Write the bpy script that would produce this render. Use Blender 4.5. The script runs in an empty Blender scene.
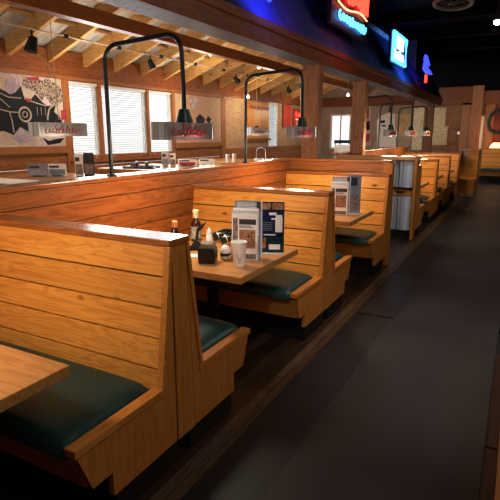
import bpy, bmesh, math, random
from mathutils import Vector, Matrix
random.seed(7)
PI = math.pi
scene = bpy.context.scene
COL = scene.collection

# ------------------------------------------------------------------ camera
F_PIX, H = 494.2, 1.6
PITCH, YAW = math.radians(13.18), math.radians(28.26)
cam_d = bpy.data.cameras.new('camera')
cam = bpy.data.objects.new('camera', cam_d)
COL.objects.link(cam)
cam.location = (0, 0, H)
cam.rotation_euler = (PI/2 - PITCH, 0, YAW)
cam_d.sensor_width = 36
cam_d.lens = F_PIX/500*36
cam_d.clip_start = .05
scene.camera = cam
scene.view_settings.view_transform = 'Standard'
scene.view_settings.look = 'None'
scene.view_settings.exposure = 0.0
scene.view_settings.use_curve_mapping = True
_cm = scene.view_settings.curve_mapping
_cv = _cm.curves[3]
_cv.points.new(.22, .182); _cv.points.new(.70, .745)
_cm.update()

# survey helpers: where a sight line of the photograph meets a known wall or level
def ray(u, v):
    x = (u-250)/F_PIX; y = -(v-250)/F_PIX
    f = math.cos(PITCH)+y*math.sin(PITCH); z = -math.sin(PITCH)+y*math.cos(PITCH)
    return Vector((x*math.cos(YAW)-f*math.sin(YAW), x*math.sin(YAW)+f*math.cos(YAW), z))
def onx(u, v, X): r = ray(u, v); return r*(X/r.x)+Vector((0, 0, H))
def ony(u, v, Y): r = ray(u, v); return r*(Y/r.y)+Vector((0, 0, H))
def onz(u, v, Z): r = ray(u, v); return r*((Z-H)/r.z)+Vector((0, 0, H))

# ------------------------------------------------------------------ materials
def new_mat(name):
    m = bpy.data.materials.new(name); m.use_nodes = True
    nt = m.node_tree; nt.nodes.clear()
    out = nt.nodes.new('ShaderNodeOutputMaterial')
    b = nt.nodes.new('ShaderNodeBsdfPrincipled')
    nt.links.new(b.outputs[0], out.inputs[0])
    return m, nt, b, out
def ramp(nt, stops):
    r = nt.nodes.new('ShaderNodeValToRGB')
    el = r.color_ramp.elements
    while len(el) < len(stops): el.new(.5)
    for e, (p, c) in zip(el, stops): e.position = p; e.color = (*c, 1)
    return r
def mathn(nt, op, a, b=None):
    n = nt.nodes.new('ShaderNodeMath'); n.operation = op
    for i, v in enumerate((a, b)):
        if v is None: continue
        if hasattr(v, 'links'): nt.links.new(v, n.inputs[i])
        else: n.inputs[i].default_value = v
    return n.outputs[0]
def wood(name, light, dark, axis='x', rough=.38, knots=True, coat=.0, var=.35, scale=1.0, bump=.12):
    m, nt, b, _ = new_mat(name)
    N, L = nt.nodes.new, nt.links.new
    tc = N('ShaderNodeTexCoord'); gi = N('ShaderNodeNewGeometry'); oi = N('ShaderNodeObjectInfo')
    off = N('ShaderNodeCombineXYZ')
    r1 = mathn(nt, 'MULTIPLY', gi.outputs['Random Per Island'], 61.0)
    r2 = mathn(nt, 'MULTIPLY', oi.outputs['Random'], 23.0)
    s = mathn(nt, 'ADD', r1, r2)
    for i in range(3): L(s, off.inputs[i])
    add = N('ShaderNodeVectorMath'); add.operation = 'ADD'
    L(tc.outputs['Object'], add.inputs[0]); L(off.outputs[0], add.inputs[1])
    def mapped(a, c):
        mp = N('ShaderNodeMapping')
        sc = {'x': (a, c, c), 'y': (c, a, c), 'z': (c, c, a)}[axis]
        mp.inputs['Scale'].default_value = [q*scale for q in sc]
        L(add.outputs[0], mp.inputs[0]); return mp.outputs[0]
    def noise(vec, sc, det, dist):
        n = N('ShaderNodeTexNoise'); n.inputs['Scale'].default_value = sc
        n.inputs['Detail'].default_value = det; n.inputs['Distortion'].default_value = dist
        L(vec, n.inputs['Vector']); return n.outputs['Fac']
    broad = noise(mapped(.55, 5.5), 1.6, 3, 1.4)
    rings = mathn(nt, 'FRACT', mathn(nt, 'MULTIPLY', broad, 9.0))
    rings = mathn(nt, 'ABSOLUTE', mathn(nt, 'SUBTRACT', rings, .5))      # 0..0.5 growth rings
    fine = noise(mapped(1.6, 70), 1.0, 4, .3)
    f = mathn(nt, 'ADD', mathn(nt, 'MULTIPLY', rings, .75), mathn(nt, 'MULTIPLY', fine, .65))
    cr = ramp(nt, [(.22, dark), (.62, light)])
    L(f, cr.inputs[0])
    col = cr.outputs[0]
    if knots:
        vo = N('ShaderNodeTexVoronoi'); vo.inputs['Scale'].default_value = 2.3
        vo.inputs['Randomness'].default_value = 1.0
        L(mapped(1.0, 2.1), vo.inputs['Vector'])
        kr = ramp(nt, [(.0, (.16, .1, .07)), (.055, (.3, .2, .15)), (.10, (1, 1, 1))])
        L(vo.outputs['Distance'], kr.inputs[0])
        mx = N('ShaderNodeMix'); mx.data_type = 'RGBA'; mx.blend_type = 'MULTIPLY'
        mx.inputs[0].default_value = .85
        L(col, mx.inputs[6]); L(kr.outputs[0], mx.inputs[7]); col = mx.outputs[2]
    hs = N('ShaderNodeHueSaturation')
    v = mathn(nt, 'ADD', mathn(nt, 'MULTIPLY', gi.outputs['Random Per Island'], var), 1-var/2)
    L(v, hs.inputs['Value']); L(col, hs.inputs['Color'])
    L(hs.outputs[0], b.inputs['Base Color'])
    b.inputs['Roughness'].default_value = rough
    b.inputs['Specular IOR Level'].default_value = .28
    b.inputs['Coat Weight'].default_value = coat
    b.inputs['Coat Roughness'].default_value = .25
    if bump:
        bp = N('ShaderNodeBump'); bp.inputs['Strength'].default_value = bump; bp.inputs['Distance'].default_value = .004
        L(f, bp.inputs['Height']); L(bp.outputs[0], b.inputs['Normal'])
    return m
def plain(name, col, rough=.5, metal=0., noise=.12, nscale=14., bump=0., emit=None, estr=0., coat=0., spec=.5):
    m, nt, b, _ = new_mat(name)
    N, L = nt.nodes.new, nt.links.new
    tc = N('ShaderNodeTexCoord'); n = N('ShaderNodeTexNoise')
    n.inputs['Scale'].default_value = nscale; n.inputs['Detail'].default_value = 4
    L(tc.outputs['Object'], n.inputs['Vector'])
    lo = [c*(1-noise*1.6) for c in col]; hi = [min(1, c*(1+noise*1.6)) for c in col]
    cr = ramp(nt, [(.3, lo), (.7, hi)]); L(n.outputs['Fac'], cr.inputs[0])
    L(cr.outputs[0], b.inputs['Base Color'])
    b.inputs['Roughness'].default_value = rough; b.inputs['Metallic'].default_value = metal
    b.inputs['Coat Weight'].default_value = coat
    b.inputs['Specular IOR Level'].default_value = spec
    if bump:
        bp = N('ShaderNodeBump'); bp.inputs['Strength'].default_value = bump
        L(n.outputs['Fac'], bp.inputs['Height']); L(bp.outputs[0], b.inputs['Normal'])
    if emit:
        b.inputs['Emission Color'].default_value = (*emit, 1); b.inputs['Emission Strength'].default_value = estr
    return m
def patches(name, cols, scale=6., rough=.7, bump=.0, dist=1.5, aniso=(1, 1, 1), spec=.3):
    m, nt, b, _ = new_mat(name)
    N, L = nt.nodes.new, nt.links.new
    tc = N('ShaderNodeTexCoord'); mp = N('ShaderNodeMapping'); n = N('ShaderNodeTexNoise')
    mp.inputs['Scale'].default_value = aniso
    n.inputs['Scale'].default_value = scale; n.inputs['Detail'].default_value = 6; n.inputs['Distortion'].default_value = dist
    L(tc.outputs['Object'], mp.inputs[0]); L(mp.outputs[0], n.inputs['Vector'])
    k = len(cols)
    cr = ramp(nt, [(.28+.46*i/(k-1), c) for i, c in enumerate(cols)])
    L(n.outputs['Fac'], cr.inputs[0]); L(cr.outputs[0], b.inputs['Base Color'])
    b.inputs['Roughness'].default_value = rough
    b.inputs['Specular IOR Level'].default_value = spec
    if bump:
        bp = N('ShaderNodeBump'); bp.inputs['Strength'].default_value = bump; bp.inputs['Distance'].default_value = .01
        L(n.outputs['Fac'], bp.inputs['Height']); L(bp.outputs[0], b.inputs['Normal'])
    return m
def brickmat(name, c1, c2, mortar, scale=5., swap=True):
    m, nt, b, _ = new_mat(name)
    N, L = nt.nodes.new, nt.links.new
    tc = N('ShaderNodeTexCoord'); sx = N('ShaderNodeSeparateXYZ'); cb = N('ShaderNodeCombineXYZ'); br = N('ShaderNodeTexBrick')
    L(tc.outputs['Object'], sx.inputs[0])
    L(sx.outputs['Y' if swap else 'X'], cb.inputs[0]); L(sx.outputs['Z'], cb.inputs[1])
    L(cb.outputs[0], br.inputs['Vector'])
    br.inputs['Color1'].default_value = (*c1, 1); br.inputs['Color2'].default_value = (*c2, 1); br.inputs['Mortar'].default_value = (*mortar, 1)
    br.inputs['Scale'].default_value = scale; br.inputs['Mortar Size'].default_value = .02
    L(br.outputs['Color'], b.inputs['Base Color']); b.inputs['Roughness'].default_value = .85
    return m
def glow(name, col, strength):
    m, nt, b, _ = new_mat(name)
    b.inputs['Base Color'].default_value = (*[c*.4 for c in col], 1)
    N, L = nt.nodes.new, nt.links.new
    tc = N('ShaderNodeTexCoord'); n = N('ShaderNodeTexNoise'); n.inputs['Scale'].default_value = 8
    L(tc.outputs['Object'], n.inputs['Vector'])
    cr = ramp(nt, [(.3, [c*.85 for c in col]), (.7, col)])
    L(n.outputs['Fac'], cr.inputs[0]); L(cr.outputs[0], b.inputs['Emission Color'])
    b.inputs['Emission Strength'].default_value = strength
    return m

M = {}
M['bench'] = wood('honey_pine_planks', (.82, .395, .078), (.62, .255, .043), 'x', rough=.42, coat=.1)
M['bench_end'] = wood('amber_plywood_panel', (.60, .255, .055), (.47, .18, .036), 'z', rough=.4, knots=False, var=.1, bump=.04)
M['bench_trim'] = wood('amber_hardwood_trim', (.66, .29, .062), (.50, .19, .038), 'y', rough=.36, knots=False, var=.15, bump=.05)
M['bench_cap'] = wood('polished_cap_board', (.46, .17, .04), (.30, .09, .018), 'x', rough=.24, knots=False, coat=.4, var=.1, bump=.04)
M['table'] = wood('table_oak', (.66, .35, .12), (.50, .22, .062), 'x', rough=.28, knots=False, coat=.35, bump=.03)
M['partition'] = wood('red_brown_pine', (.50, .175, .040), (.31, .085, .018), 'y', rough=.4, coat=.1)
M['partition_x'] = wood('red_brown_pine_cross', (.50, .19, .044), (.31, .095, .02), 'x', rough=.4, coat=.1)
M['partition_cap'] = wood('partition_cap_board', (.45, .16, .05), (.30, .085, .02), 'y', rough=.2, knots=False, coat=.6)
M['wallpine'] = wood('wall_pine', (.50, .20, .06), (.30, .10, .026), 'y', rough=.5)
M['trimpine'] = wood('trim_pine', (.46, .20, .07), (.32, .12, .036), 'y', rough=.5, knots=False)
M['trimpine_z'] = wood('trim_pine_upright', (.46, .20, .07), (.32, .12, .036), 'z', rough=.5, knots=False)
M['rafter'] = wood('rafter_pine', (.66, .42, .16), (.50, .27, .085), 'x', rough=.6, knots=True)
M['beam'] = wood('beam_pine', (.36, .13, .042), (.21, .066, .020), 'y', rough=.45)
M['post'] = wood('post_pine', (.42, .19, .085), (.22, .085, .035), 'z', rough=.6)
M['fascia'] = wood('fascia_pine', (.26, .075, .028), (.14, .036, .013), 'y', rough=.5)
M['farwood'] = wood('far_planks', (.30, .13, .05), (.16, .06, .022), 'x', rough=.6)
M['darkwood'] = wood('dark_floor_boards', (.050, .026, .016), (.018, .010, .008), 'y', rough=.33, knots=False, coat=.1, var=.8)
M['striplight'] = wood('worn_floor_border', (.13, .078, .045), (.04, .024, .016), 'y', rough=.4, knots=False, var=.6)
M['vinyl'] = plain('dark_green_vinyl', (.007, .050, .050), rough=.38, noise=.05, nscale=60, bump=.02, spec=.5)
M['kick'] = plain('black_toe_kick', (.006, .006, .008), rough=.6)
M['blackmetal'] = plain('black_powder_coat', (.010, .013, .016), rough=.35, noise=.05)
M['green'] = plain('dark_green_enamel', (.008, .035, .030), rough=.35, noise=.05)
M['steel'] = patches('steel_painted_sheen', [(.10, .11, .13), (.75, .80, .86), (.28, .30, .33), (.85, .88, .92)], 3.2, rough=.25, aniso=(3, 1, .02), dist=.2, spec=.9)  # light and dark reflection bands painted into the steel colour
M['chrome'] = patches('lamp_mirror_metal', [(.20, .165, .165), (.34, .29, .29), (.50, .46, .47)], 3.5, rough=.2, aniso=(1, 1, .25), spec=.8)
M['galv'] = plain('lined_grey_soffit', (.20, .19, .23), rough=.5, metal=.2)
M['white'] = plain('white_plastic', (.88, .86, .85), rough=.4, noise=.04)
M['paper'] = plain('white_paper', (.86, .84, .86), rough=.6, noise=.04)
M['cream'] = plain('cream_cap', (.72, .55, .33), rough=.45, noise=.05)
M['lampred'] = plain('red_lettering', (.45, .03, .05), rough=.5)
M['blind'] = plain('white_blind_slats', (.82, .83, .84), rough=.6, noise=.03)
M['rope'] = plain('pale_cord', (.6, .5, .4), rough=.8)
M['orange'] = plain('orange_cap', (.7, .3, .12), rough=.5)

# floor mat: dark slate vinyl with worn, slightly shiny lanes
def matfloor(name, c1, c2, rough0=.42):
    m, nt, b, _ = new_mat(name)
    N, L = nt.nodes.new, nt.links.new
    tc = N('ShaderNodeTexCoord')
    def ns(sc, det, d=0.):
        n = N('ShaderNodeTexNoise'); n.inputs['Scale'].default_value = sc; n.inputs['Detail'].default_value = det
        n.inputs['Distortion'].default_value = d
        L(tc.outputs['Object'], n.inputs['Vector']); return n.outputs['Fac']
    a = ns(1.1, 3, .5); f = ns(90, 3)
    s = mathn(nt, 'ADD', mathn(nt, 'MULTIPLY', a, .7), mathn(nt, 'MULTIPLY', f, .3))
    cr = ramp(nt, [(.35, c1), (.65, c2)]); L(s, cr.inputs[0]); L(cr.outputs[0], b.inputs['Base Color'])
    rr = mathn(nt, 'ADD', mathn(nt, 'MULTIPLY', a, .25), rough0-.1); L(rr, b.inputs['Roughness'])
    bp = N('ShaderNodeBump'); bp.inputs['Strength'].default_value = .12; bp.inputs['Distance'].default_value = .004
    L(f, bp.inputs['Height']); L(bp.outputs[0], b.inputs['Normal'])
    return m
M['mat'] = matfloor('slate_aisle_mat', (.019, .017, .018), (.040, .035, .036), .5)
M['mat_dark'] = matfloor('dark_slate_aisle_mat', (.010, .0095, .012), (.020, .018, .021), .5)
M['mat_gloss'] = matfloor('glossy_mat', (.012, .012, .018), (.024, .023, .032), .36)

# blue corrugated roof metal
M['roof'] = plain('blue_corrugated_roof', (.05, .055, .19), rough=.5, metal=.1, noise=.15, nscale=3)
M['ceil_dark'] = patches('black_ceiling', [(.0012, .0012, .0025), (.003, .003, .006)], 2., spec=.1)
M['deck'] = patches('pale_roof_sheeting', [(.40, .42, .42), (.52, .53, .52), (.60, .60, .58)], 2.5, rough=.55, aniso=(1, 3, 1))
M['stucco'] = patches('warm_stucco', [(.42, .27, .14), (.58, .42, .24), (.66, .52, .36)], 9., rough=.9, bump=.3)
M['stucco2'] = patches('pale_stucco', [(.32, .24, .17), (.50, .41, .32)], 4., rough=.9, bump=.2)
M['brick'] = brickmat('warm_brick', (.50, .30, .17), (.60, .42, .24), (.42, .30, .2), 7.)
M['mural_sand'] = patches('mural_pale_paint', [(.50, .40, .50), (.55, .45, .36), (.66, .56, .58), (.40, .31, .46)], 3.2, rough=.75)
M['mural_pink'] = patches('mural_pink_paint', [(.34, .36, .20), (.55, .47, .28), (.62, .36, .30), (.58, .48, .33), (.30, .34, .22)], 4.2, rough=.75)
M['paint_black'] = patches('mural_black_paint', [(.006, .009, .016), (.016, .02, .03)], 8.)
M['paint_cream'] = patches('mural_cream_paint', [(.5, .42, .36), (.68, .6, .54)], 20.)
M['paint_mottle'] = patches('mural_mottled_paint', [(.02, .02, .02), (.1, .07, .06), (.62, .52, .45), (.05, .04, .04)], 18., dist=2.5)
M['paint_red'] = plain('mural_red_paint', (.42, .05, .07), rough=.7)
M['paint_lilac'] = patches('mural_lilac_paint', [(.34, .28, .40), (.55, .46, .52)], 10.)
M['redwall'] = patches('red_wall', [(.14, .02, .015), (.26, .05, .03)], 3.)
M['redbanner'] = plain('red_banner', (.5, .06, .03), rough=.7)
M['glass'], _nt, _b, _ = new_mat('clear_glass')
_b.inputs['Base Color'].default_value = (1, 1, 1, 1); _b.inputs['Roughness'].default_value = .02
_b.inputs['Transmission Weight'].default_value = 1; _b.inputs['IOR'].default_value = 1.02
_n = _nt.nodes.new('ShaderNodeTexNoise'); _r = ramp(_nt, [(0, (.95, .97, .98)), (1, (1, 1, 1))]); _nt.links.new(_n.outputs['Fac'], _r.inputs[0]); _nt.links.new(_r.outputs[0], _b.inputs['Base Color'])
M['bottle'] = plain('dark_red_sauce', (.05, .008, .008), rough=.12, noise=.1, spec=.7)
M['bottle_green'] = plain('dark_green_glass', (.012, .02, .012), rough=.15, noise=.1, spec=.7)
M['acrylic'] = plain('frosted_acrylic', (.62, .60, .62), rough=.25, noise=.03)
M['print_blue'] = patches('blue_print', [(.005, .014, .05), (.012, .035, .11)], 12., rough=.3)
M['print_teal'] = patches('dark_teal_print', [(.006, .02, .03), (.02, .06, .05)], 20., rough=.3)
M['print_food'] = patches('food_photo_print', [(.03, .012, .008), (.32, .10, .03), (.55, .36, .24), (.2, .05, .03)], 60., rough=.35)
M['print_grey'] = patches('grey_photo_print', [(.03, .025, .025), (.3, .22, .2), (.6, .55, .52)], 55., rough=.35)
M['print_ink'] = plain('dark_ink', (.05, .04, .05), rough=.5)
M['print_bluegrey'] = patches('grey_blue_print', [(.2, .23, .33), (.36, .39, .48)], 30., rough=.35)
M['lime'] = patches('pale_green_yellow', [(.25, .32, .06), (.65, .6, .3), (.7, .68, .6)], 25., rough=.5)
M['black'] = plain('matte_black', (.008, .008, .010), rough=.45)
M['greytop'] = plain('grey_lid', (.22, .19, .17), rough=.5)
M['label'] = patches('printed_bottle_label', [(.62, .5, .36), (.55, .45, .3), (.15, .28, .25), (.66, .56, .42)], 30., rough=.5)
M['day'] = glow('day_sky_panel', (.9, .96, 1.0), 1.75)
M['tube_red'] = glow('red_neon_tube', (1.0, .045, .025), 5.0)
M['tube_pink'] = glow('pale_red_neon_tube', (1.0, .32, .17), 3.2)
M['tube_cyan'] = glow('cyan_neon_tube', (.08, .42, 1.0), 4.0)
M['tube_white'] = glow('white_blue_neon_face', (.72, .90, 1.0), 1.7)
M['tube_blue'] = glow('blue_neon_face', (.05, .075, 1.0), 2.4)
M['bulb'] = glow('warm_bulb', (1.0, .82, .55), 30.)
M['lamptube'] = glow('warm_lamp_tube', (1.0, .72, .40), 6.)
M['bulb_cool'] = glow('bright_spot_bulb', (1.0, .88, .75), 22.)
M['candle'] = glow('warm_shade_glow', (1.0, .62, .25), 2.8)

# ------------------------------------------------------------------ mesh builder
class MB:
    def __init__(s): s.v = []; s.f = []
    def add(s, vs, fs):
        n = len(s.v); s.v += [tuple(v) for v in vs]; s.f += [tuple(i+n for i in f) for f in fs]; return s
    def box(s, x0, x1, y0, y1, z0, z1, mat=None):
        vs = [Vector((x, y, z)) for x in (x0, x1) for y in (y0, y1) for z in (z0, z1)]
        if mat: vs = [mat @ v for v in vs]
        return s.add(vs, [(0, 1, 3, 2), (4, 6, 7, 5), (0, 4, 5, 1), (2, 3, 7, 6), (0, 2, 6, 4), (1, 5, 7, 3)])
    def prism(s, poly, a, b, plane='yz', mat=None):
        # poly: outline in the plane, extruded a..b along the third axis
        def P(p, t):
            return Vector({'yz': (t, p[0], p[1]), 'xz': (p[0], t, p[1]), 'xy': (p[0], p[1], t)}[plane])
        n = len(poly); vs = [P(p, a) for p in poly]+[P(p, b) for p in poly]
        if mat: vs = [mat @ v for v in vs]
        fs = [tuple(range(n))[::-1], tuple(range(n, 2*n))]+[(i, (i+1) % n, n+(i+1) % n, n+i) for i in range(n)]
        return s.add(vs, fs)
    def tube(s, path, r, seg=8, cap=True):
        path = [Vector(p) for p in path]; rs = r if isinstance(r, (list, tuple)) else [r]*len(path)
        rings = []; up = None
        for i, p in enumerate(path):
            d = (path[min(i+1, len(path)-1)]-path[max(i-1, 0)]).normalized()
            if up is None:
                up = Vector((0, 0, 1)) if abs(d.z) < .9 else Vector((1, 0, 0))
            a = d.cross(up)
            if a.length < 1e-5: a = d.cross(Vector((1, 0, .3)))
            a.normalize(); b = a.cross(d).normalized(); up = b
            rings.append([p+(a*math.cos(2*PI*k/seg)+b*math.sin(2*PI*k/seg))*rs[i] for k in range(seg)])
        vs = [v for g in rings for v in g]
        fs = [(i*seg+k, i*seg+(k+1) % seg, (i+1)*seg+(k+1) % seg, (i+1)*seg+k) for i in range(len(path)-1) for k in range(seg)]
        if cap: fs += [tuple(range(seg))[::-1], tuple((len(path)-1)*seg+k for k in range(seg))]
        return s.add(vs, fs)
    def lathe(s, prof, c=(0, 0, 0), seg=20, axis=None):
        c = Vector(c); n = len(prof)
        R = axis or Matrix.Identity(3)
        vs = [c+R @ Vector((r*math.cos(2*PI*k/seg), r*math.sin(2*PI*k/seg), z)) for r, z in prof for k in range(seg)]
        fs = [(i*seg+k, i*seg+(k+1) % seg, (i+1)*seg+(k+1) % seg, (i+1)*seg+k) for i in range(n-1) for k in range(seg)]
        fs += [tuple(range(seg))[::-1], tuple((n-1)*seg+k for k in range(seg))]
        return s.add(vs, fs)
    def ball(s, c, r, seg=12, sq=(1, 1, 1)):
        n = 8
        prof = [(max(1e-4, math.sin(PI*i/n)), -math.cos(PI*i/n)) for i in range(n+1)]
        vs = [Vector(c)+Vector((p*math.cos(2*PI*k/seg)*r*sq[0], p*math.sin(2*PI*k/seg)*r*sq[1], z*r*sq[2])) for p, z in prof for k in range(seg)]
        fs = [(i*seg+k, i*seg+(k+1) % seg, (i+1)*seg+(k+1) % seg, (i+1)*seg+k) for i in range(n) for k in range(seg)]
        return s.add(vs, fs)
    def cushion(s, x0, x1, y0, y1, z0, z1, dome=.03, n=16):
        def X(i): return -math.cos(PI*i/n)
        vs = []; fs = []
        for i in range(n+1):
            for j in range(n+1):
                a, b = X(i), X(j)
                h = (1-abs(a)**5)*(1-abs(b)**5)
                edge = (1-abs(a)**30)*(1-abs(b)**30)
                z = z0+(z1-dome-z0)*edge**.5+dome*h**.7
                vs.append(((x0+x1)/2+(x1-x0)/2*a, (y0+y1)/2+(y1-y0)/2*b, z))
        for i in range(n):
            for j in range(n):
                q = i*(n+1)+j; fs.append((q, q+n+1, q+n+2, q+1))
        m = len(vs); vs += [(x0, y0, z0), (x1, y0, z0), (x1, y1, z0), (x0, y1, z0)]; fs.append((m, m+3, m+2, m+1))
        return s.add(vs, fs)
    def build(s, name, mat, parent=None, bevel=0., smooth=False, loc=None):
        me = bpy.data.meshes.new(name); me.from_pydata(s.v, [], s.f)
        me.materials.append(M[mat] if isinstance(mat, str) else mat)
        bm = bmesh.new(); bm.from_mesh(me); bmesh.ops.recalc_face_normals(bm, faces=bm.faces)
        if bevel: bmesh.ops.bevel(bm, geom=[e for e in bm.edges if len(e.link_faces) == 2 and e.calc_face_angle(0) > .6], offset=bevel, segments=2, affect='EDGES', profile=.7)
        bm.to_mesh(me); bm.free()
        if smooth:
            for p in me.polygons: p.use_smooth = True
            if hasattr(me, 'set_sharp_from_angle'): me.set_sharp_from_angle(angle=.7)
        o = bpy.data.objects.new(name, me); COL.objects.link(o)
        if parent: o.parent = parent
        if loc: o.location = loc
        return o

def tag(o, label, cat, group=None, kind=None):
    o['label'] = label; o['category'] = cat
    if group: o['group'] = group
    if kind: o['kind'] = kind
    return o
def thing(name, label, cat, loc=(0, 0, 0), rz=0., group=None):
    o = bpy.data.objects.new(name, None); COL.objects.link(o); o.empty_display_size = .1
    o.location = loc; o.rotation_euler = (0, 0, rz)
    return tag(o, label, cat, group)
def struct(name, mb, mat, bevel=0., parent=None):
    o = mb.build(name, mat, parent, bevel)
    if not parent: o['kind'] = 'structure'
    return o
def dup(root, loc, rz, label, group=None):
    def cp(o, par):
        c = o.copy(); COL.objects.link(c)
        if par: c.parent = par
        for ch in list(o.children): cp(ch, c)
        return c
    r = cp(root, None); r.location = loc; r.rotation_euler = (0, 0, rz); r['label'] = label
    if group: r['group'] = group
    return r

# ================================================================== SETTING
XE = -1.342          # aisle ends of the booths
XP = -2.67           # booth side of the long partition
XW = -5.5            # outer wall of the raised bay
ZB = .40             # floor level of the raised bay
XC = (XE+XP)/2; LB = XE-XP

# ---- floors
mb = MB(); y = -2.0
for i in range(14):
    x0 = -2.8+i*.118; x1 = x0+.115
    yy = -2.6+(i % 3)*.7
    while yy < 20.4:
        mb.box(x0, x1, yy, min(20.5, yy+2.1)-.003, -.03, -.004); yy += 2.1
struct('floor', mb, 'darkwood')
mb = MB().box(-6.2, 4.2, -2.8, 20.8, -.12, -.03)
struct('floor.001', mb, 'kick')
mb = MB()
for i in range(2):
    yy = -2.0
    while yy < 16:
        mb.box(-1.300+i*.062, -1.242+i*.062, yy, yy+2.4-.003, -.03, .002); yy += 2.4
struct('trim_1', mb, 'striplight')
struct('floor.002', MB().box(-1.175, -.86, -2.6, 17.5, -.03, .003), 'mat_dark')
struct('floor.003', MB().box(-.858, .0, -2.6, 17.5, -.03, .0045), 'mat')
struct('floor.004', MB().box(-2.8, 2.4, 17.5, 20.4, -.03, .003), 'mat')
mb = MB()
for yy in (-2.2, -.4, 1.35, 2.62, 4.4, 6.2, 8.0, 10, 12, 14):
    mb.box(.002, .062, yy, yy+1.25, -.03, .0)
struct('floor.005', mb, 'darkwood')
o = MB().box(-1.165, -.83, 4.25, 5.72, .0032, .010).build('floor_mat', 'mat_gloss', bevel=.002)
tag(o, 'smooth darker shiny floor mat lying on the aisle beside the third booth', 'floor mat')

# ---- raised bay floor
struct('floor.006', MB().box(XW, -2.80, -2.6, 14.2, .0, ZB), 'darkwood')

# ---- long partition with plank face
mb = MB()
zs = [0.02, .30, .445, .59, .735, .88, 1.012, 1.147, 1.262]
for a, b in zip(zs, zs[1:]):
    mb.box(XP-.02, XP, -2.6, 6.10, a+.003, b-.003)
struct('wall_partition', mb, 'partition', .003)
struct('wall_partition.001', MB().box(-2.80, XP-.021, -2.6, 6.10, .0, 1.262), 'trimpine')
struct('trim_2', MB().box(-2.83, XP+.02, -2.6, 6.10, 1.262, 1.292), 'partition_cap', .005)
# ---- cross partition behind the third booth, with its end post and cap
mb = MB()
for a, b in zip(zs, zs[1:]): mb.box(-2.80, XE-.10, 6.10, 6.20, a+.003, b-.003)
struct('wall_cross', mb, 'partition_x', .003)
struct('trim_3', MB().box(-2.83, XE-.02, 6.08, 6.23, 1.262, 1.292), 'partition_x', .004)
struct('trim_4', MB().box(XE-.10, XE+.01, 6.09, 6.21, .0, 1.262), 'bench_end', .004)
# ---- partition beyond the passage
mb = MB()
for a, b in zip(zs, zs[1:]): mb.box(XP-.02, XP, 8.06, 14.0, a+.003, b-.003)
struct('wall_partition.002', mb, 'partition', .003)
struct('trim_5', MB().box(-2.83, XP+.02, 8.06, 14.0, 1.262, 1.292), 'partition_cap', .004)

# ---- outer wall of the bay: planks, rails, plaster, windows
mb = MB()
for k in range(6):
    z0 = ZB+.01+k*.15
    if z0 > 1.2: break
    mb.box(XW-.04, XW, -2.6, 14.2, z0, z0+.145)
struct('wall_left', mb, 'wallpine', .003)
# backing split around the window openings
WIN = [(5.02, 5.56), (5.62, 6.64), (6.69, 7.32)]       # three blinds
mb = MB()
ys = [-2.6]+[e for w in WIN for e in w]+[9.05, 11.22, 11.72, 14.2]
for a, b in ((-2.6, 5.02), (5.56, 5.62), (6.64, 6.69), (7.32, 9.05)):
    mb.box(XW-.10, XW-.03, a, b, 1.22, 2.36)
mb.box(XW-.10, XW-.03, -2.6, 9.05, 2.30, 2.36)
struct('wall_left.001', mb, 'trimpine')
mb = MB().box(XW-.10, XW-.02, 9.12, 11.20, ZB, 2.36).box(XW-.10, XW-.02, 11.74, 14.2, ZB, 2.36).box(XW-.10, XW-.02, 11.2, 11.74, ZB, 1.16)
struct('wall_left.002', mb, 'brick')
struct('wall_left.003', MB().box(XW-.10, XW+.02, -2.6, 14.2, 2.36, 2.68), 'beam', .004)      # top plate
struct('trim_6', MB().box(XW-.05, XW+.03, -2.6, 9.0, 2.315, 2.36), 'trimpine', .003)
struct('trim_7', MB().box(XW-.05, XW+.045, 4.95, 7.36, 1.205, 1.245), 'partition_cap', .003)  # sill
struct('trim_8', MB().box(XW-.05, XW+.035, 1.5, 4.92, 1.355, 1.445), 'trimpine', .003)         # rail below the mural
struct('trim_9', MB().box(XW-.05, XW+.035, 7.36, 9.0, 1.355, 1.445), 'trimpine', .003)
mb = MB()
for a, b in ((4.90, 5.02), (5.56, 5.62), (6.64, 6.69), (7.32, 7.40), (8.96, 9.12)):
    mb2 = MB().box(XW-.05, XW+.018, a, b, 1.0 if b > 9 or a < 4.95 else 1.245, 2.315)
    struct('trim_10', mb2, 'trimpine_z', .003)
mb = MB()
for k in range(3): mb.box(XW-.02, XW+.01, 1.5, 9.0, 1.20+k*0, 1.21)
for i, (a, b) in enumerate(WIN):
    n = i+1
    fr = MB().box(XW-.09, XW-.035, a, a+.035, 1.245, 2.30).box(XW-.09, XW-.035, b-.035, b, 1.245, 2.30)
    fr.box(XW-.09, XW-.035, a+.035, b-.035, 2.265, 2.30).box(XW-.09, XW-.035, a+.035, b-.035, 1.245, 1.28)
    w = struct(f'window_{n}', fr, 'white', .002)
    MB().box(XW-.075, XW-.070, a+.035, b-.035, 1.28, 2.265).build('pane', 'glass', w)
    bl = MB(); nz = 30
    for k in range(nz):
        z = 1.265+k*(1.0/nz)
        R = Matrix.Translation((XW-.015, 0, z+.012)) @ Matrix.Rotation(math.radians(34), 4, 'Y')
        bl.box(-.018, .018, a+.006, b-.006, -.001, .001, R)
    bl.box(XW-.03, XW+.0, a+.004, b-.004, 2.27, 2.305)
    bl.box(XW-.025, XW-.005, a+.006, b-.006, 1.248, 1.262)
    for t in (.2, .8):
        yy = a+(b-a)*t
        bl.box(XW+.004, XW+.0055, yy-.003, yy+.003, 1.26, 2.27)
    bl.build('blind', 'blind', w)
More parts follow.
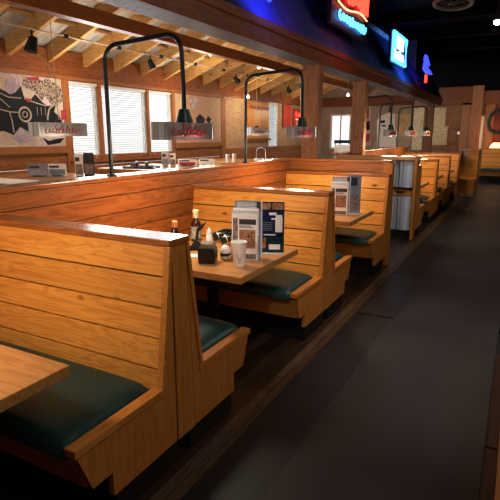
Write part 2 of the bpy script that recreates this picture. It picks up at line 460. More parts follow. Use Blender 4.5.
# narrow white window further along
a, b = 11.24, 11.72
fr = MB().box(XW-.09, XW-.02, a-.03, a+.02, 1.16, 2.36).box(XW-.09, XW-.02, b-.02, b+.02, 1.16, 2.36).box(XW-.09, XW-.02, a, b, 2.3, 2.36).box(XW-.09, XW-.02, a, b, 1.16, 1.2)
w = struct('window_4', fr, 'white', .002)
MB().box(XW-.075, XW-.070, a, b, 1.2, 2.3).build('pane', 'glass', w)
bl = MB()
for k in range(28):
    R = Matrix.Translation((XW-.035, 0, 1.22+k*.04)) @ Matrix.Rotation(math.radians(34), 4, 'Y')
    bl.box(-.018, .018, a+.02, b-.02, -.001, .001, R)
bl.build('blind', 'blind', w)
# outdoors: added glowing panel standing in for the overcast sky
o = MB().box(-9.1, -9.0, -1, 18, -1, 6).build('sky_backdrop', 'day'); o['kind'] = 'structure'

# ---- end wall of the bay
YE = 14.2
mb = MB().box(XW, -4.98, YE, YE+.1, ZB, 2.75).box(-4.36, -2.66, YE, YE+.1, ZB, 2.75).box(-4.98, -4.36, YE, YE+.1, ZB, 1.18).box(-4.98, -4.36, YE, YE+.1, 2.16, 2.75).box(XW-.1, -2.70, YE, YE+.1, 2.751, 4.0)
struct('wall_back', mb, 'stucco2')
mb = MB().box(XW+.03, -2.66, YE-.06, YE-.002, 2.36, 2.62)
struct('trim_11', mb, 'fascia', .004)
fr = MB().box(-4.98, -4.93, YE, YE+.08, 1.18, 2.16).box(-4.41, -4.36, YE, YE+.08, 1.18, 2.16).box(-4.93, -4.41, YE, YE+.08, 2.11, 2.16).box(-4.93, -4.41, YE, YE+.08, 1.18, 1.23).box(-4.69, -4.65, YE, YE+.08, 1.23, 2.11)
w = struct('window_5', fr, 'white', .003)
MB().box(-4.93, -4.41, YE+.05, YE+.055, 1.23, 2.11).build('pane', 'glass', w)
o = MB().box(-6.5, -3.4, 16.0, 16.1, -.5, 3.2).build('sky_backdrop.001', 'day'); o['kind'] = 'structure'  # added glowing panel, bright sky behind the end window

# ---- bay roof: sloping rafters, sheeting, beams
SL = .40; Z0 = 2.50
A = math.atan(SL)
def zr(x): return Z0+SL*(x-XW)
RT = .20
k = 0
for i in range(-2, 20):
    yc = 4.16-.02+.598*(i-3)
    if yc < .7 or yc > 14: continue
    x0, x1 = XW+.0, -2.98
    mb = MB().prism([(x0, zr(x0)), (x1, zr(x1)), (x1, zr(x1)+RT), (x0, zr(x0)+RT)], yc-.03, yc+.03, 'xz')
    o = struct('rafter', mb, 'rafter', .002)
x0, x1 = XW-.1, -2.9
mb = MB(); yy = -2.6
while yy < 14.2:
    mb.prism([(x0, zr(x0)+RT+.002), (x1, zr(x1)+RT+.002), (x1, zr(x1)+RT+.02), (x0, zr(x0)+RT+.02)], yy, yy+.295, 'xz')
    mb.prism([(x0, zr(x0)+RT-.012), (x1, zr(x1)+RT-.012), (x1, zr(x1)+RT+.002), (x0, zr(x0)+RT+.002)], yy+.12, yy+.14, 'xz')
    yy += .3
struct('ceiling', mb, 'deck')
struct('ceiling_cover', MB().prism([(x0, zr(x0)+RT+.03), (x1, zr(x1)+RT+.03), (x1, zr(x1)+RT+.06), (x0, zr(x0)+RT+.06)], -2.6, 14.3, 'xz'), 'ceil_dark')
struct('beam', MB().box(-4.02, -3.90, -2.6, 14.15, 2.685, 2.825), 'beam', .006)
# purlins under the sheeting
for xp in (-4.95, -4.45):
    mb = MB().box(xp-.02, xp+.02, .5, 14.0, zr(xp)+RT-.045, zr(xp)+RT-.014)
    struct('purlin', mb, 'rafter')
p0 = onx(0, 1, -4.4); p1 = onx(46, 15, -4.4)
struct('beam.001', MB().box(-4.46, -4.34, 1.0, p1.y, zr(-4.4)-.10, zr(-4.4)-.002), 'fascia', .004)

# ---- header over the posts: lined soffit, fascia boards, mansard roof
struct('beam.002', MB().box(-2.68, -2.46, -2.6, 17.6, 2.512, 2.70), 'fascia', .004)
mb = MB()
for kx in range(9): mb.box(-2.68+kx*.0285, -2.68+kx*.0285+.020, -2.6, 17.6, 2.496, 2.512)
struct('trim_12', mb, 'galv')
struct('trim_13', MB().box(-2.455, -2.42, -2.6, 17.6, 2.498, 2.648), 'fascia', .005)
struct('trim_14', MB().box(-2.50, -2.385, -2.6, 17.6, 2.650, 2.722), 'fascia', .006)
mb = MB()
xr0, zr0, xr1, zr1 = -2.42, 2.722, -3.15, 4.02
d = Vector((xr1-xr0, 0, zr1-zr0)).normalized(); nrm = Vector((d.z, 0, -d.x))
Lr = math.hypot(xr1-xr0, zr1-zr0)
vs = []; fs = []; prof = []
yy = -2.6
while yy < 17.55:
    for dy, h in ((0, 0), (.035, 0), (.05, .006), (.065, .006)):
        prof.append((yy+dy, h))
    yy += .08
for yv, h in prof:
    for t in (0, Lr):
        p = Vector((xr0, yv, zr0))+d*t+nrm*h; vs.append(p)
for i in range(len(prof)-1): fs.append((2*i, 2*i+1, 2*i+3, 2*i+2))
mb.add(vs, fs)
struct('roof', mb, 'roof')
# rear face of the mansard
mb = MB().prism([(-2.68, 2.70), (-2.66, 2.70), (-3.17, 4.02), (-3.22, 4.02)], -2.6, 17.6, 'xz')
struct('roof_lining', mb, 'beam')
# ---- posts
for yv, lab in ((6.48, 0), (8.74, 0), (16.3, 0)):
    struct('post', MB().box(-2.68, -2.45, yv, yv+.16, .0, 2.496), 'post', .006)

# ---- dark main ceiling, end and side walls
struct('ceiling.001', MB().box(-3.4, 4.2, -2.8, 20.8, 4.02, 4.1), 'ceil_dark')
mb = MB()
for yv in (3, 5, 7, 9, 11, 13, 15, 17, 19): mb.box(-3.1, 4.1, yv, yv+.08, 3.80, 4.02)
struct('ceiling.002', mb, 'ceil_dark', .004)
for xd, zd, r in ():
    o = MB().tube([(xd, 2, zd), (xd, 20.2, zd)], r, 16).build('ceiling_duct', 'ceil_dark', smooth=True); o['kind'] = 'structure'
struct('wall_right', MB().box(4.1, 4.2, -2.8, 20.8, -.03, 4.1), 'redwall')
struct('wall_near', MB().box(-6.2, 4.2, -2.8, -2.7, -.03, 4.1), 'farwood')
struct('wall_right.001', MB().box(.064, .16, 1.62, 3.9, .0, 1.2), 'bench_end', .005)       # low plank wall of the right-hand booths

# ---- far wall
YF = 20.4
mb = MB(); z = 0.
while z < 2.9:
    mb.box(-6.2, 4.1, YF, YF+.08, z+.004, z+.176); z += .18
struct('wall_far', mb, 'farwood', .003)
struct('wall_far.001', MB().box(-6.2, 4.1, YF+.08, YF+.2, -.03, 4.1), 'ceil_dark')
def fpanel(name, u0, v0, u1, v1, mat, th=.03, dy=0., parent=None, st=True, mbx=None, bevel=.004):
    a = ony(u0, v0, YF-dy); b = ony(u1, v1, YF-dy)
    m = MB().box(a.x, b.x, YF-dy-th, YF-dy-.001, b.z, a.z)
    return struct(name, m, mat, bevel, parent) if st else m.build(name, mat, parent, bevel)
fpanel('trim_15', 431, 93, 505, 104, 'fascia', .10)
fpanel('trim_16', 440, 88, 475, 99, 'fascia', .14)
fpanel('trim_17', 474, 86, 478, 152, 'post', .16)
fpanel('trim_18', 427, 108, 447, 145, 'stucco', .03)
fpanel('trim_23', 411, 108, 421.5, 150, 'stucco', .03)
fpanel('trim_24', 409, 98, 447, 107, 'farwood', .05)
fpanel('trim_19', 463, 103, 468, 150, 'post', .10)
fpanel('trim_20', 447, 103, 463, 126, 'farwood', .05)
d1 = fpanel('door_1', 448, 128, 463, 172, 'fascia', .06)
for (u0, v0, u1, v1) in ((450, 131, 455.5, 142), (457, 136, 461.5, 146), (450, 146, 455.5, 160), (457, 149, 461.5, 160)):
    fpanel('door_panel', u0, v0, u1, v1, 'farwood', .02, .061, d1, False)
fpanel('trim_21', 479, 116, 489, 150, 'paper', .03)
fpanel('wall_far.002', 489, 108, 520, 175, 'redwall', .04)
fpanel('trim_22', 486.5, 102, 490, 156, 'post', .07)
o = fpanel('door_sign', 457.3, 131.5, 461.6, 134.5, 'paper', .012, .083, None, False, bevel=0)
tag(o, 'small white sign fixed high on the dark brown far door', 'sign')

# ================================================================== BOOTH BENCHES
ZS, ZT, ZP = .4475, 1.145, .12
BS, BT, S, SB, ST = .159, .062, .69, .61, .50
def bench(name, label, sides, group):
    t = thing(name, label, 'booth bench', (0, 0, 0), 0, group)
    hx = LB/2
    xi = hx-.032
    # ---- end panel (outline of the whole bench end)
    def half(s):
        return [(s*BT, 1.10), (s*BS, ZS-.03), (s*(S-.01), ZS-.03), (s*SB, .232), (s*ST, .232), (s*ST, ZP)]
    yb = .085
    if len(sides) == 2:
        mid = [(-.052, ZP), (-.052, 1.105), (.052, 1.105), (.110, .42), (.110, ZP)]
    left = half(-1)
    if -1 in sides:
        MB().prism([(-.061, ZP), (-.061, 1.10)]+left[::1], xi, hx-.004).build('end_panel', 'bench_end', t, .002)
    if 1 in sides:
        r = half(1)
        MB().prism([(.101, ZP), (.061, 1.10)]+r, xi, hx-.004).build('end_panel', 'bench_end', t, .002)
        MB().prism([(-.052, ZP), (-.052, 1.105), (.052, 1.105), (.092, ZP)], xi, hx).build('center_panel', 'bench_end', t, .002)
    else:
        MB().prism([(-.052, ZP), (-.052, 1.105), (.045, 1.105), (.045, ZP)], xi, hx).build('center_panel', 'bench_end', t, .002)
    # ---- cap board
    MB().box(-hx, hx+.006, -.078, .078 if 1 in sides else .05, 1.107, 1.137).build('top_cap', 'bench_cap', t, .004)
    for s in sides:
        # plank backrest
        n = 5; mb = MB()
        dz = (1.107-(ZS-.06))/n
        for k in range(n):
            z0 = ZS-.06+k*dz+.0045; z1 = ZS-.06+(k+1)*dz-.0045
            def yy(z): return BS+(BT-BS)*(z-ZS)/(1.107-ZS)
            q = [(s*yy(z0), z0), (s*yy(z1), z1), (s*(yy(z1)-.018), z1), (s*(yy(z0)-.018), z0)]
            if s < 0: q = q[::-1]
            mb.prism(q, -hx+.002, xi+.003)
        mb.build('backrest', 'bench', t, .0025)
        # dark board behind the gaps between planks
        q = [(s*(BS-.024), ZS-.06), (s*(BT-.024), 1.105), (s*(BT-.034), 1.105), (s*(BS-.034), ZS-.06)]
        MB().prism(q, -hx+.002, xi-.002).build('back_board', 'kick', t)
        # sloping edge trim at the aisle end
        q = [(s*(BS+.012), ZS), (s*(BT+.012), 1.106), (s*(BT-.012), 1.106), (s*(BS-.012), ZS)]
        MB().prism(q, xi+.004, hx+.006).build('edge_trim', 'bench_trim', t, .003)
        # seat: apron box, rail, cushion, toe kick
        q = [(s*(S-.022), .392), (s*(SB+.01), .232), (s*(SB-.02), .232), (s*(S-.05), .392)]
        MB().prism(q, -hx+.002, xi-.001).build('seat_front', 'bench_end', t, .002)
        MB().box(-hx+.002, xi-.002, min(s*.14, s*(S-.03)), max(s*.14, s*(S-.03)), .375, .391).build('seat_deck', 'kick', t)
        MB().box(hx-.055, hx+.004, min(s*(BS-.02), s*S), max(s*(BS-.02), s*S), ZS-.034, ZS).build('seat_rail', 'bench_trim', t, .004)
        MB().cushion(-hx+.004, hx-.056, min(s*(BS+.004), s*(S+.004)), max(s*(BS+.004), s*(S+.004)), .393, .492, .034).build('seat_cushion', 'vinyl', t, smooth=True)
        MB().box(-hx+.002, hx-.012, min(s*.05, s*(ST-.02)), max(s*.05, s*(ST-.02)), .004, .231).build('toe_kick', 'kick', t)
    return t
GB = 'double plank booth benches with green seats'
bA = bench('booth_bench', 'nearest double-sided plank booth bench with green seats, its end panel to the aisle', (-1, 1), GB)
bA.location = (XC, 1.804, 0)
bB = dup(bA, (XC, 3.9135, 0), 0, 'second double-sided plank booth bench, behind the table with the white cup', GB)
FAR = [(9.97, 'double booth bench behind the table just past the steel service cabinet'),
       (11.78, 'second double booth bench past the steel service cabinet, just before the farthest table'),
      ]
for yv, lab in FAR: dup(bA, (XC, yv, 0), 0, lab, GB)
bC = bench('booth_bench_single', 'single plank booth bench with green seat against the cross partition', (-1,), 'single plank booth benches')
bC.location = (XC, 6.035, 0)
bS = bench('booth_bench_single', 'single booth bench backed against the steel service cabinet, facing away from it', (1,), 'single plank booth benches')
bS.location = (XC, 8.085, 0)
dup(bC, (XC, 13.66, 0), 0, 'farthest booth bench of the aisle row, just before the plank host stand', 'single plank booth benches')
dup(bC, (-.50, 19.2, 0), 0, 'booth bench at the far right end of the aisle under the warm glow', 'single plank booth benches')

# ================================================================== BOOTH TABLES
def table(name, label, loc, y0, y1, group):
    t = thing(name, label, 'table', loc, 0, group)
    MB().box(XP+.005-XC, -1.400-XC, y0, y1, .715, .760).build('table_top', 'table', t, .006)
    MB().box(-.06, .30, -.03, .03, .690, .714).box(.09, .15, -.22, .22, .690, .714).build('top_bracket', 'blackmetal', t, .003)
    MB().box(.085, .150, -.035, .035, .02, .690).build('pedestal', 'blackmetal', t, .004)
    MB().box(-.12, .36, -.04, .04, .0, .022).box(.08, .16, -.24, .24, .0, .022).build('base', 'blackmetal', t, .004)
    return t
GT = 'honey wood booth tables on black pedestals'
tA = table('booth_table', 'nearest honey wood booth table, cut off by the left edge of the photo', (XC, .75, 0), -.45, .43, GT)
dup(tA, (XC, 2.94, 0), 0, 'booth table carrying the white cup, black caddy and menu holder', GT)
dup(tA, (XC, 5.13, 0), 0, 'booth table in front of the cross partition with only a menu holder on it', GT)
dup(tA, (XC, 9.03, 0), 0, 'booth table just past the steel service cabinet', GT)
dup(tA, (XC, 10.88, 0), 0, 'second booth table past the steel service cabinet', GT)
dup(tA, (XC, 12.72, 0), 0, 'farthest booth table in the aisle row', GT)

# ================================================================== LAMPS
def script_path(w, h, n, seed, plane, c, lean=.25, samples=14):
    # looping handwriting-like stroke, w wide and h tall, in plane 'y' (y,z) at centre c
    rnd = random.Random(seed); pts = []
    amps = [rnd.uniform(.45, 1) if i % 4 else 1.25 for i in range(n+2)]
    wid = [rnd.uniform(.5, 1.1) for i in range(n+2)]
    for i in range(n*samples+1):
        t = i/samples; k = int(t); fr = t-k
        am = amps[k]*(1-fr)+amps[k+1]*fr
        th = 2*PI*t
        zz = (math.cos(th)*.5+.0)*h*am*.8
        xx = (t/n-.5)*w - math.sin(th)*w/n*.38*wid[k] + zz*lean
        pts.append(Vector((c[0], c[1]+xx, c[2]+zz)))
    return pts
def script_mesh(lines, r=.003):
    mb = MB()
    for p in lines: mb.tube(p, r, 5)
    return mb
def shade_parts(t, x, y, z0, z1, ln=.58, w=.11):
    # mirrored box shade open below, long side along y
    x0, x1, y0, y1 = x-w/2, x+w/2, y-ln/2, y+ln/2
    mb = MB().box(x0, x0+.004, y0, y1, z0, z1).box(x1-.004, x1, y0, y1, z0, z1).box(x0+.004, x1-.004, y0, y0+.004, z0, z1).box(x0+.004, x1-.004, y1-.004, y1, z0, z1).box(x0+.004, x1-.004, y0+.004, y1-.004, z1-.006, z1-.001)
    sh = mb.build('lamp_shade', 'chrome', t)
    for s in (-1, 1):
        MB().box(x0+.002, x1-.002, y+s*(ln/2+.0035)-.003, y+s*(ln/2+.0035)+.003, z0+.001, z1-.001).build('end_sheen', 'steel', sh)  # bright sheets painting the reflected window light onto the shade ends
    zc = (z0+z1)/2; xx = x1+.002
    top = script_path(ln*.34, .050, 3, 5, 'y', (xx, y+.015, zc+.020), .5)
    low = script_path(ln*.66, .058, 10, 11, 'y', (xx, y-.01, zc-.012), .5)
    swash = [Vector((xx, y-ln*.30+ln*.6*k/20, zc-.004+.030*math.sin(PI*k/20)*(1 if k < 20 else 0)-.012)) for k in range(21)]
    script_mesh([top, low], .0036).build('red_lettering', 'lampred', sh)
    for s in (-1, 1):
        MB().box(x1-.001, x1+.004, y+s*(ln/2-.014)-.010, y+s*(ln/2-.014)+.010, z0+.001, z1-.001).build('corner_strip', 'steel', sh)
    MB().tube([(x, y0+.06, zc), (x, y1-.06, zc)], .012, 8).build('light_tube', 'lamptube', t)
    return sh
def arm_lamp(label, yc):
    t = thing('table_lamp_arm', label, 'lamp', (XP-.03, yc-.04, 1.292), 0, 'box lamps on bent black pipe arms')
    # local origin at the foot on the partition cap
    xl = .64; pts = []
    zt = .925
    pts.append((0, 0, .004)); pts.append((0, 0, zt-.12))
    for k in range(7):
        a = PI-k*PI/12; pts.append((.12+.12*math.cos(a), .0, zt-.12+.12*math.sin(a)))
    for k in range(7):
        a = PI/2-k*PI/12; pts.append((xl-.12+.12*math.cos(a), .05, zt-.085+.12*math.sin(a)))
    pts.append((xl, .06, .62)); pts.append((xl, .06, .44))
    MB().tube(pts, .0155, 10).build('arm', 'blackmetal', t, smooth=True)
    MB().lathe([(.04, 0), (.04, .008), (.022, .014), (.02, .02)], (0, 0, 0), 14).build('foot_plate', 'blackmetal', t, smooth=True)
    MB().lathe([(.060, .384), (.058, .40), (.040, .46), (.036, .474), (.018, .478)], (xl, .06, 0), 18).build('lamp_collar', 'green', t, smooth=True)
    shade_parts(t, xl, .06, .272, .385)
    return t
arm_lamp('box lamp with red script on a bent black pipe arm, in front of the windows', 2.86)
arm_lamp('box lamp with red script on a bent black pipe arm, before the first square post', 4.96)

arm_lamp('box lamp on a pipe arm above the table just past the steel cabinet', 9.03)
arm_lamp('box lamp on a pipe arm above the second table past the steel cabinet', 10.88)
arm_lamp('box lamp on a pipe arm above the farthest table of the row', 12.70)

def hang_lamp(label, yc, xc=-4.0, zc=1.645, full=True):
    zt = zr(xc)-.01
    t = thing('hanging_lamp', label, 'lamp', (xc, yc, zt), 0, 'box lamps hung on cords in the window bay')
    MB().lathe([(.06, -.002), (.055, -.02), (.02, -.045)], (0, 0, .0), 14).build('ceiling_cup', 'blackmetal', t, smooth=True)
    MB().tube([(0, .0, -.04), (0, 0, zc+.07-zt)], .004, 6).build('cord', 'rope', t)
    MB().lathe([(.035, 0), (.03, .03), (.01, .035)], (0, 0, zc+.062-zt), 12).build('lamp_collar', 'blackmetal', t, smooth=True)
    shade_parts(t, 0, 0, zc-.065-zt, zc+.065-zt, .60, .12)
    return t
hang_lamp('box lamp with red script hanging on a cord in front of the dark mural', 3.50)
hang_lamp('box lamp hanging in the bay behind the lamp in front of the windows', 5.62)
hang_lamp('box lamp hanging on a cord in front of the wooden shutter and brick wall', 7.68)

# ---- conduits and spot lights under the bay rafters
def conduit(xc, zc, y0, y1, label):
    mb = MB(); pts = []
    n = int((y1-y0)/.3)
    for i in range(n+1):
        yv = y0+(y1-y0)*i/n
        pts.append((xc, yv, zc+(.006 if i % 2 else 0)))
    o = mb.tube(pts, .011, 6).build('conduit', 'rope', smooth=True)
    tag(o, label, 'pipe')
    for i in range(2, n, 3):
        MB().box(xc-.02, xc+.02, y0+(y1-y0)*i/n-.03, y0+(y1-y0)*i/n+.03, zc-.02, zc+.025).build('junction_box', 'blackmetal', o, .003)
conduit(-4.9, zr(-4.9)-.012, 1.2, 13.5, 'long pale conduit pipe under the rafters, nearer the windows')
conduit(-4.45, zr(-4.45)-.012, 1.2, 13.5, 'long pale conduit pipe under the rafters, nearer the inner beam')
def spot_can(p, label, aim=(.0, -.3, -1), wires=False):
    t = thing('spot_light', label, 'spotlight', p, 0, 'black spotlights clipped to the bay conduit')
    d = Vector(aim).normalized(); R = Vector((0, 0, -1)).rotation_difference(d).to_matrix()
    MB().lathe([(.02, .05), (.035, .04), (.045, -.03), (.055, -.09), (.05, -.092)], (0, 0, -.10), 16, R).build('spot_can', 'black', t, smooth=True)
    MB().tube([(0, 0, 0), (0, 0, -.07)], .010, 6).build('stem', 'blackmetal', t)
    if wires:
        MB().tube([(0, .01, -.17), (.03, .05, -.24), (.05, .10, -.30), (.05, .11, -.40)], .006, 6).build('wire', 'rope', t)
    return t
def pl(x, y): return (x, y, zr(x)-.022)
spot_can(pl(-4.9, 4.02), 'black spotlight with dangling wires above the dark mural', wires=True).scale = (1.35, 1.35, 1.2)
spot_can(pl(-4.9, 6.05), 'black spotlight above the middle blind', (.3, .3, -1))
spot_can(pl(-4.9, 8.55), 'black spotlight tilted toward the pink mural', (.5, .6, -.8))
spot_can(pl(-4.9, 11.0), 'black spotlight above the wooden shutter', (.3, .5, -1))
for (u, v, X, lab) in ((210, 54, -4.7, 'bare glowing bulb between the rafters above the pink mural'), (248, 97, -5.3, 'bare glowing bulb low by the wall plate near the second lamp arm'), (259, 67, -4.3, 'bare glowing bulb high between the rafters near the second lamp arm'), (348, 95, -3.6, 'bare glowing bulb between the first and second posts')):
    p = onx(u, v, X)
    t = thing('bare_bulb', lab, 'light bulb', p, 0, 'bare bulbs in the bay ceiling')
    MB().ball((0, 0, 0), .028, 10).build('bulb_glass', 'bulb', t, smooth=True)
    MB().lathe([(.014, .022), (.016, .06), (.010, .065)], (0, 0, 0), 10).build('socket', 'white', t)
    zt = min(zr(p.x)-p.z, 1.2)
    MB().tube([(0, 0, .06), (0, 0, max(.08, zt))], .004, 6).build('cord', 'rope', t)

# ================================================================== MURALS AND WALL THINGS IN THE BAY
XM = XW+.012
def wall_poly(pts, X, th):
    q = [onx(u, v, X) for u, v in pts]
    return MB().prism([(p.y, p.z) for p in q], X, X+th)
a = onx(65.5, 76, XM); b = onx(64, 144, XM)
t = thing('mural_panel', 'wall mural with big black shapes and pale rings on the left wall', 'mural', (0, 0, 0))
MB().box(XW-.028, XM, 2.4, 4.90, 1.447, 2.312).build('canvas', 'mural_sand', t)
def cr(pts, oy=60, s=7.143, ox=0): return [(ox+x/s, oy+y/s) for x, y in pts]
def paint(name, pts, mat, lift=.003):
    wall_poly(pts, XM+.0005, lift).build(name, mat, t)
paint('painted_shape', cr([(-160, 250), (0, 205), (40, 225), (70, 245), (110, 230), (150, 185), (165, 255), (205, 300), (250, 245), (300, 300), (340, 330), (385, 320), (420, 390), (425, 430), (380, 480), (190, 530), (110, 545), (60, 480), (0, 505), (-160, 500)]), 'paint_black')
paint('painted_shape', [(-12, 100), (2, 99), (40, 104), (52, 107), (60, 118), (61, 127), (52, 134), (40, 131), (28, 136), (14, 135), (4, 131), (-12, 132)], 'paint_black', .0022)
paint('painted_shape', cr([(165, 140), (230, 130), (300, 150), (330, 130), (370, 150), (430, 200), (450, 250), (440, 300), (400, 330), (360, 310), (320, 250), (300, 290), (250, 230), (215, 215), (160, 180)]), 'paint_mottle', .006)
paint('painted_shape', cr([(150, 200), (215, 215), (240, 240), (210, 300), (175, 280)]), 'paint_cream', .008)
paint('painted_shape', cr([(175, 270), (225, 280), (205, 303), (190, 296)]), 'paint_red', .010)
paint('painted_shape', cr([(180, 125), (270, 120), (280, 142), (215, 150)]), 'paint_red', .008)
paint('painted_shape', cr([(40, 130), (110, 130), (120, 190), (90, 240), (55, 240), (35, 190)]), 'paint_lilac', .004)
paint('painted_shape', cr([(395, 330), (420, 370), (415, 400), (385, 370)]), 'paint_cream', .008)
paint('painted_shape', cr([(435, 360), (470, 350), (475, 420), (440, 430)]), 'paint_red', .008)
paint('painted_shape', [(12, 137), (20, 127), (30, 133), (36, 141), (20, 144)], 'paint_lilac', .005)
paint('painted_shape', [(43, 138), (49, 141), (56, 139), (64, 138), (60, 143), (48, 145)], 'paint_black', .006)
def stroke(pts, r, mat='paint_cream'):
    q = [onx(u, v, XM+.008) for u, v in pts]
    MB().tube(q, r, 6).build('painted_line', mat, t)
stroke(cr([(0, 236), (60, 265), (150, 272)]), .007)
stroke(cr([(0, 275), (70, 338)]), .006)
stroke(cr([(215, 292), (270, 310), (330, 328)]), .008)
stroke(cr([(0, 352), (70, 370), (130, 375)]), .008)
stroke(cr([(68, 372), (85, 430), (100, 520)]), .009)
stroke(cr([(380, 322), (350, 350), (340, 400), (340, 430)]), .012)
c = onx(25, 114.5, XM+.008)
ring = [c+Vector((0, .085*math.cos(2*PI*k/24), .085*math.sin(2*PI*k/24))) for k in range(25)]
MB().tube(ring, .014, 6, False).build('painted_ring', 'paint_cream', t)
ring = [c+Vector((0, .035*math.cos(2*PI*k/16), .035*math.sin(2*PI*k/16))) for k in range(17)]
MB().tube(ring, .008, 6, False).build('painted_ring', 'paint_cream', t)
for i in range(3):
    stroke(cr([(265+i*28, 335), (270+i*28, 395)]), .004)

t = thing('mural_panel', 'pink and olive blotched mural on the wall beside the right-hand blind', 'mural', (0, 0, 0))
MB().box(XW-.028, XM, 7.37, 8.95, 1.447, 2.31).build('canvas', 'mural_pink', t)
for pts, mt in (([(182, 118), (186, 112), (192, 118), (192, 124), (183, 126)], 'paint_black'), ([(196, 118), (200, 114), (205, 119), (203, 126), (197, 125)], 'paint_black'), ([(206, 120), (208, 116), (211, 119), (209, 124)], 'paint_black'), ([(188, 100), (196, 97), (201, 106), (194, 111)], 'mural_sand')):
    wall_poly(pts, XM+.0005, .004).build('painted_shape', mt, t)

# wooden shutter, banner, red neon on the brick wall
p0, p1 = onx(248, 101, XW), onx(268, 138, XW)
struct('trim_25', MB().box(XW-.02, XW+.05, p0.y-.06, p1.y+.06, p1.z-.05, p1.z-.001), 'trimpine', .003)
t = thing('wooden_shutter', 'orange wooden plank shutter on the brick wall beside the narrow window', 'shutter', (XW, p0.y, p1.z))
mb = MB(); n = 5; w_ = (p1.y-p0.y)/n
for i in range(n): mb.box(-.0199, .02, i*w_+.004, (i+1)*w_-.004, 0, p0.z-p1.z)
mb.build('plank_panel', 'bench', t, .003)
MB().box(.021, .035, .02, p1.y-p0.y-.02, .10, .17).box(.021, .035, .02, p1.y-p0.y-.02, .8*(p0.z-p1.z), .8*(p0.z-p1.z)+.07).build('batten', 'trimpine', t, .003)
p0, p1 = onx(283, 104, XW), onx(290.5, 128, XW)
t = thing('wall_banner', 'red cloth banner hanging on the bay wall left of the first post', 'banner', (XW, p0.y, p1.z))
hh, ww = p0.z-p1.z, p1.y-p0.y
vs = []; fs = []
for i in range(13):
    for z in (0, hh): vs.append((.012+.012*math.sin(i*1.3), ww*i/12, z))
for i in range(12): fs.append((2*i, 2*i+2, 2*i+3, 2*i+1))
MB().add(vs, fs).build('cloth', 'redbanner', t, smooth=True)
MB().tube([(.015, -.05, hh+.01), (.015, ww+.05, hh+.01)], .012, 8).build('rod', 'blackmetal', t)
p0, p1 = onx(293, 109, XW), onx(305, 128, XW)
t = thing('neon_sign', 'small red neon sign on the bay wall just left of the first post', 'neon sign', (XW, p0.y, p1.z))
hh, ww = p0.z-p1.z, p1.y-p0.y
MB().box(-.018, .03, 0, ww, 0, hh).build('backing', 'redbanner', t, .004)
MB().tube(script_path(ww*.75, hh*.22, 4, 3, 'y', (.05, ww/2, hh*.72)), .016, 6).build('neon_tube', 'tube_red', t)
MB().tube([(.05, .12*ww, hh*.45), (.05, .9*ww, hh*.45)], .016, 6).build('neon_tube', 'tube_pink', t)
MB().tube([(.05, .2*ww, hh*.22), (.05, .8*ww, hh*.22)], .014, 6).build('neon_tube', 'tube_red', t)
# end wall pictures
def endpanel(name, label, cat, pts, mat, th=.02, framed=None, blobs=()):
    t = thing(name, label, cat, (0, 0, 0))
    q = [ony(u, v, YE-.001) for u, v in pts]
    MB().prism([(p.x, p.z) for p in q], YE-.001-th, YE-.001, 'xz').build('panel', mat, t)
    for bp, bm_ in blobs:
        q = [ony(u, v, YE-.001) for u, v in bp]
        MB().prism([(p.x, p.z) for p in q], YE-th-.012, YE-th-.0015, 'xz').build('painted_shape', bm_, t)
    return t
endpanel('wall_painting', 'pale blue-white painted figure on the far end wall of the bay', 'painting', [(377, 121), (380, 116), (388, 113), (395, 114), (396, 147), (377, 147)], 'mural_white' if 'mural_white' in M else 'paper', .02, None,
         [([(380, 121), (385, 120), (385, 123), (381, 123)], 'paint_black'), ([(382, 125), (386, 125), (386, 126.5), (382, 126.5)], 'paint_black'), ([(388, 128), (393, 130), (394, 137), (389, 136)], 'print_grey'), ([(389, 104), (391, 107), (391, 112), (388.5, 112), (390, 108)], 'paint_black')])
endpanel('wall_panel', 'rough beige square panel on the far end wall beside the pale figure', 'panel', [(396, 114), (412, 114), (412, 135), (408, 137), (396, 135)], 'stucco', .03)
endpanel('wall_picture', 'narrow red and dark picture on the far end wall right of the second post', 'picture', [(364, 104), (371, 104), (371, 146), (364, 146)], 'mural_sand', .02, None,
         [([(365, 108), (369, 107), (369, 118), (365, 119)], 'paint_red'), ([(365, 122), (370, 121), (370, 130), (365, 130)], 'paint_black'), ([(365, 135), (370, 133), (370, 141), (365, 142)], 'paint_red')])

# ================================================================== BAY TABLES AND WHAT STANDS ON THEM
def bay_table(label, y0, y1, mat='table'):
    yc = (y0+y1)/2
    t = thing('bay_table', label, 'table', (-4.15, yc, ZB), 0, 'wooden tables in the raised window bay')
    MB().box(-.95, .85, y0-yc, y1-yc, .708, .750).build('table_top', mat, t, .006)
    MB().box(-.04, .04, -.04, .04, .02, .707).build('pedestal', 'blackmetal', t, .004)
    MB().box(-.3, .3, -.05, .05, 0, .022).box(-.05, .05, -.3, .3, 0, .022).build('base', 'blackmetal', t, .004)
bay_table('wooden bay table below the dark mural', 2.95, 4.25)
bay_table('wooden bay table below the blinds', 5.05, 6.25)
bay_table('wooden bay table below the pink mural and brick wall', 7.1, 8.3)
ZBT = 1.1502
o = MB().box(-4.95, -4.12, 2.96, 3.30, ZBT, ZBT+.012).build('white_sheet', 'paper', bevel=.002); tag(o, 'flat white sheet on the bay table below the dark mural', 'place mat')  # thin white slab over part of the table top
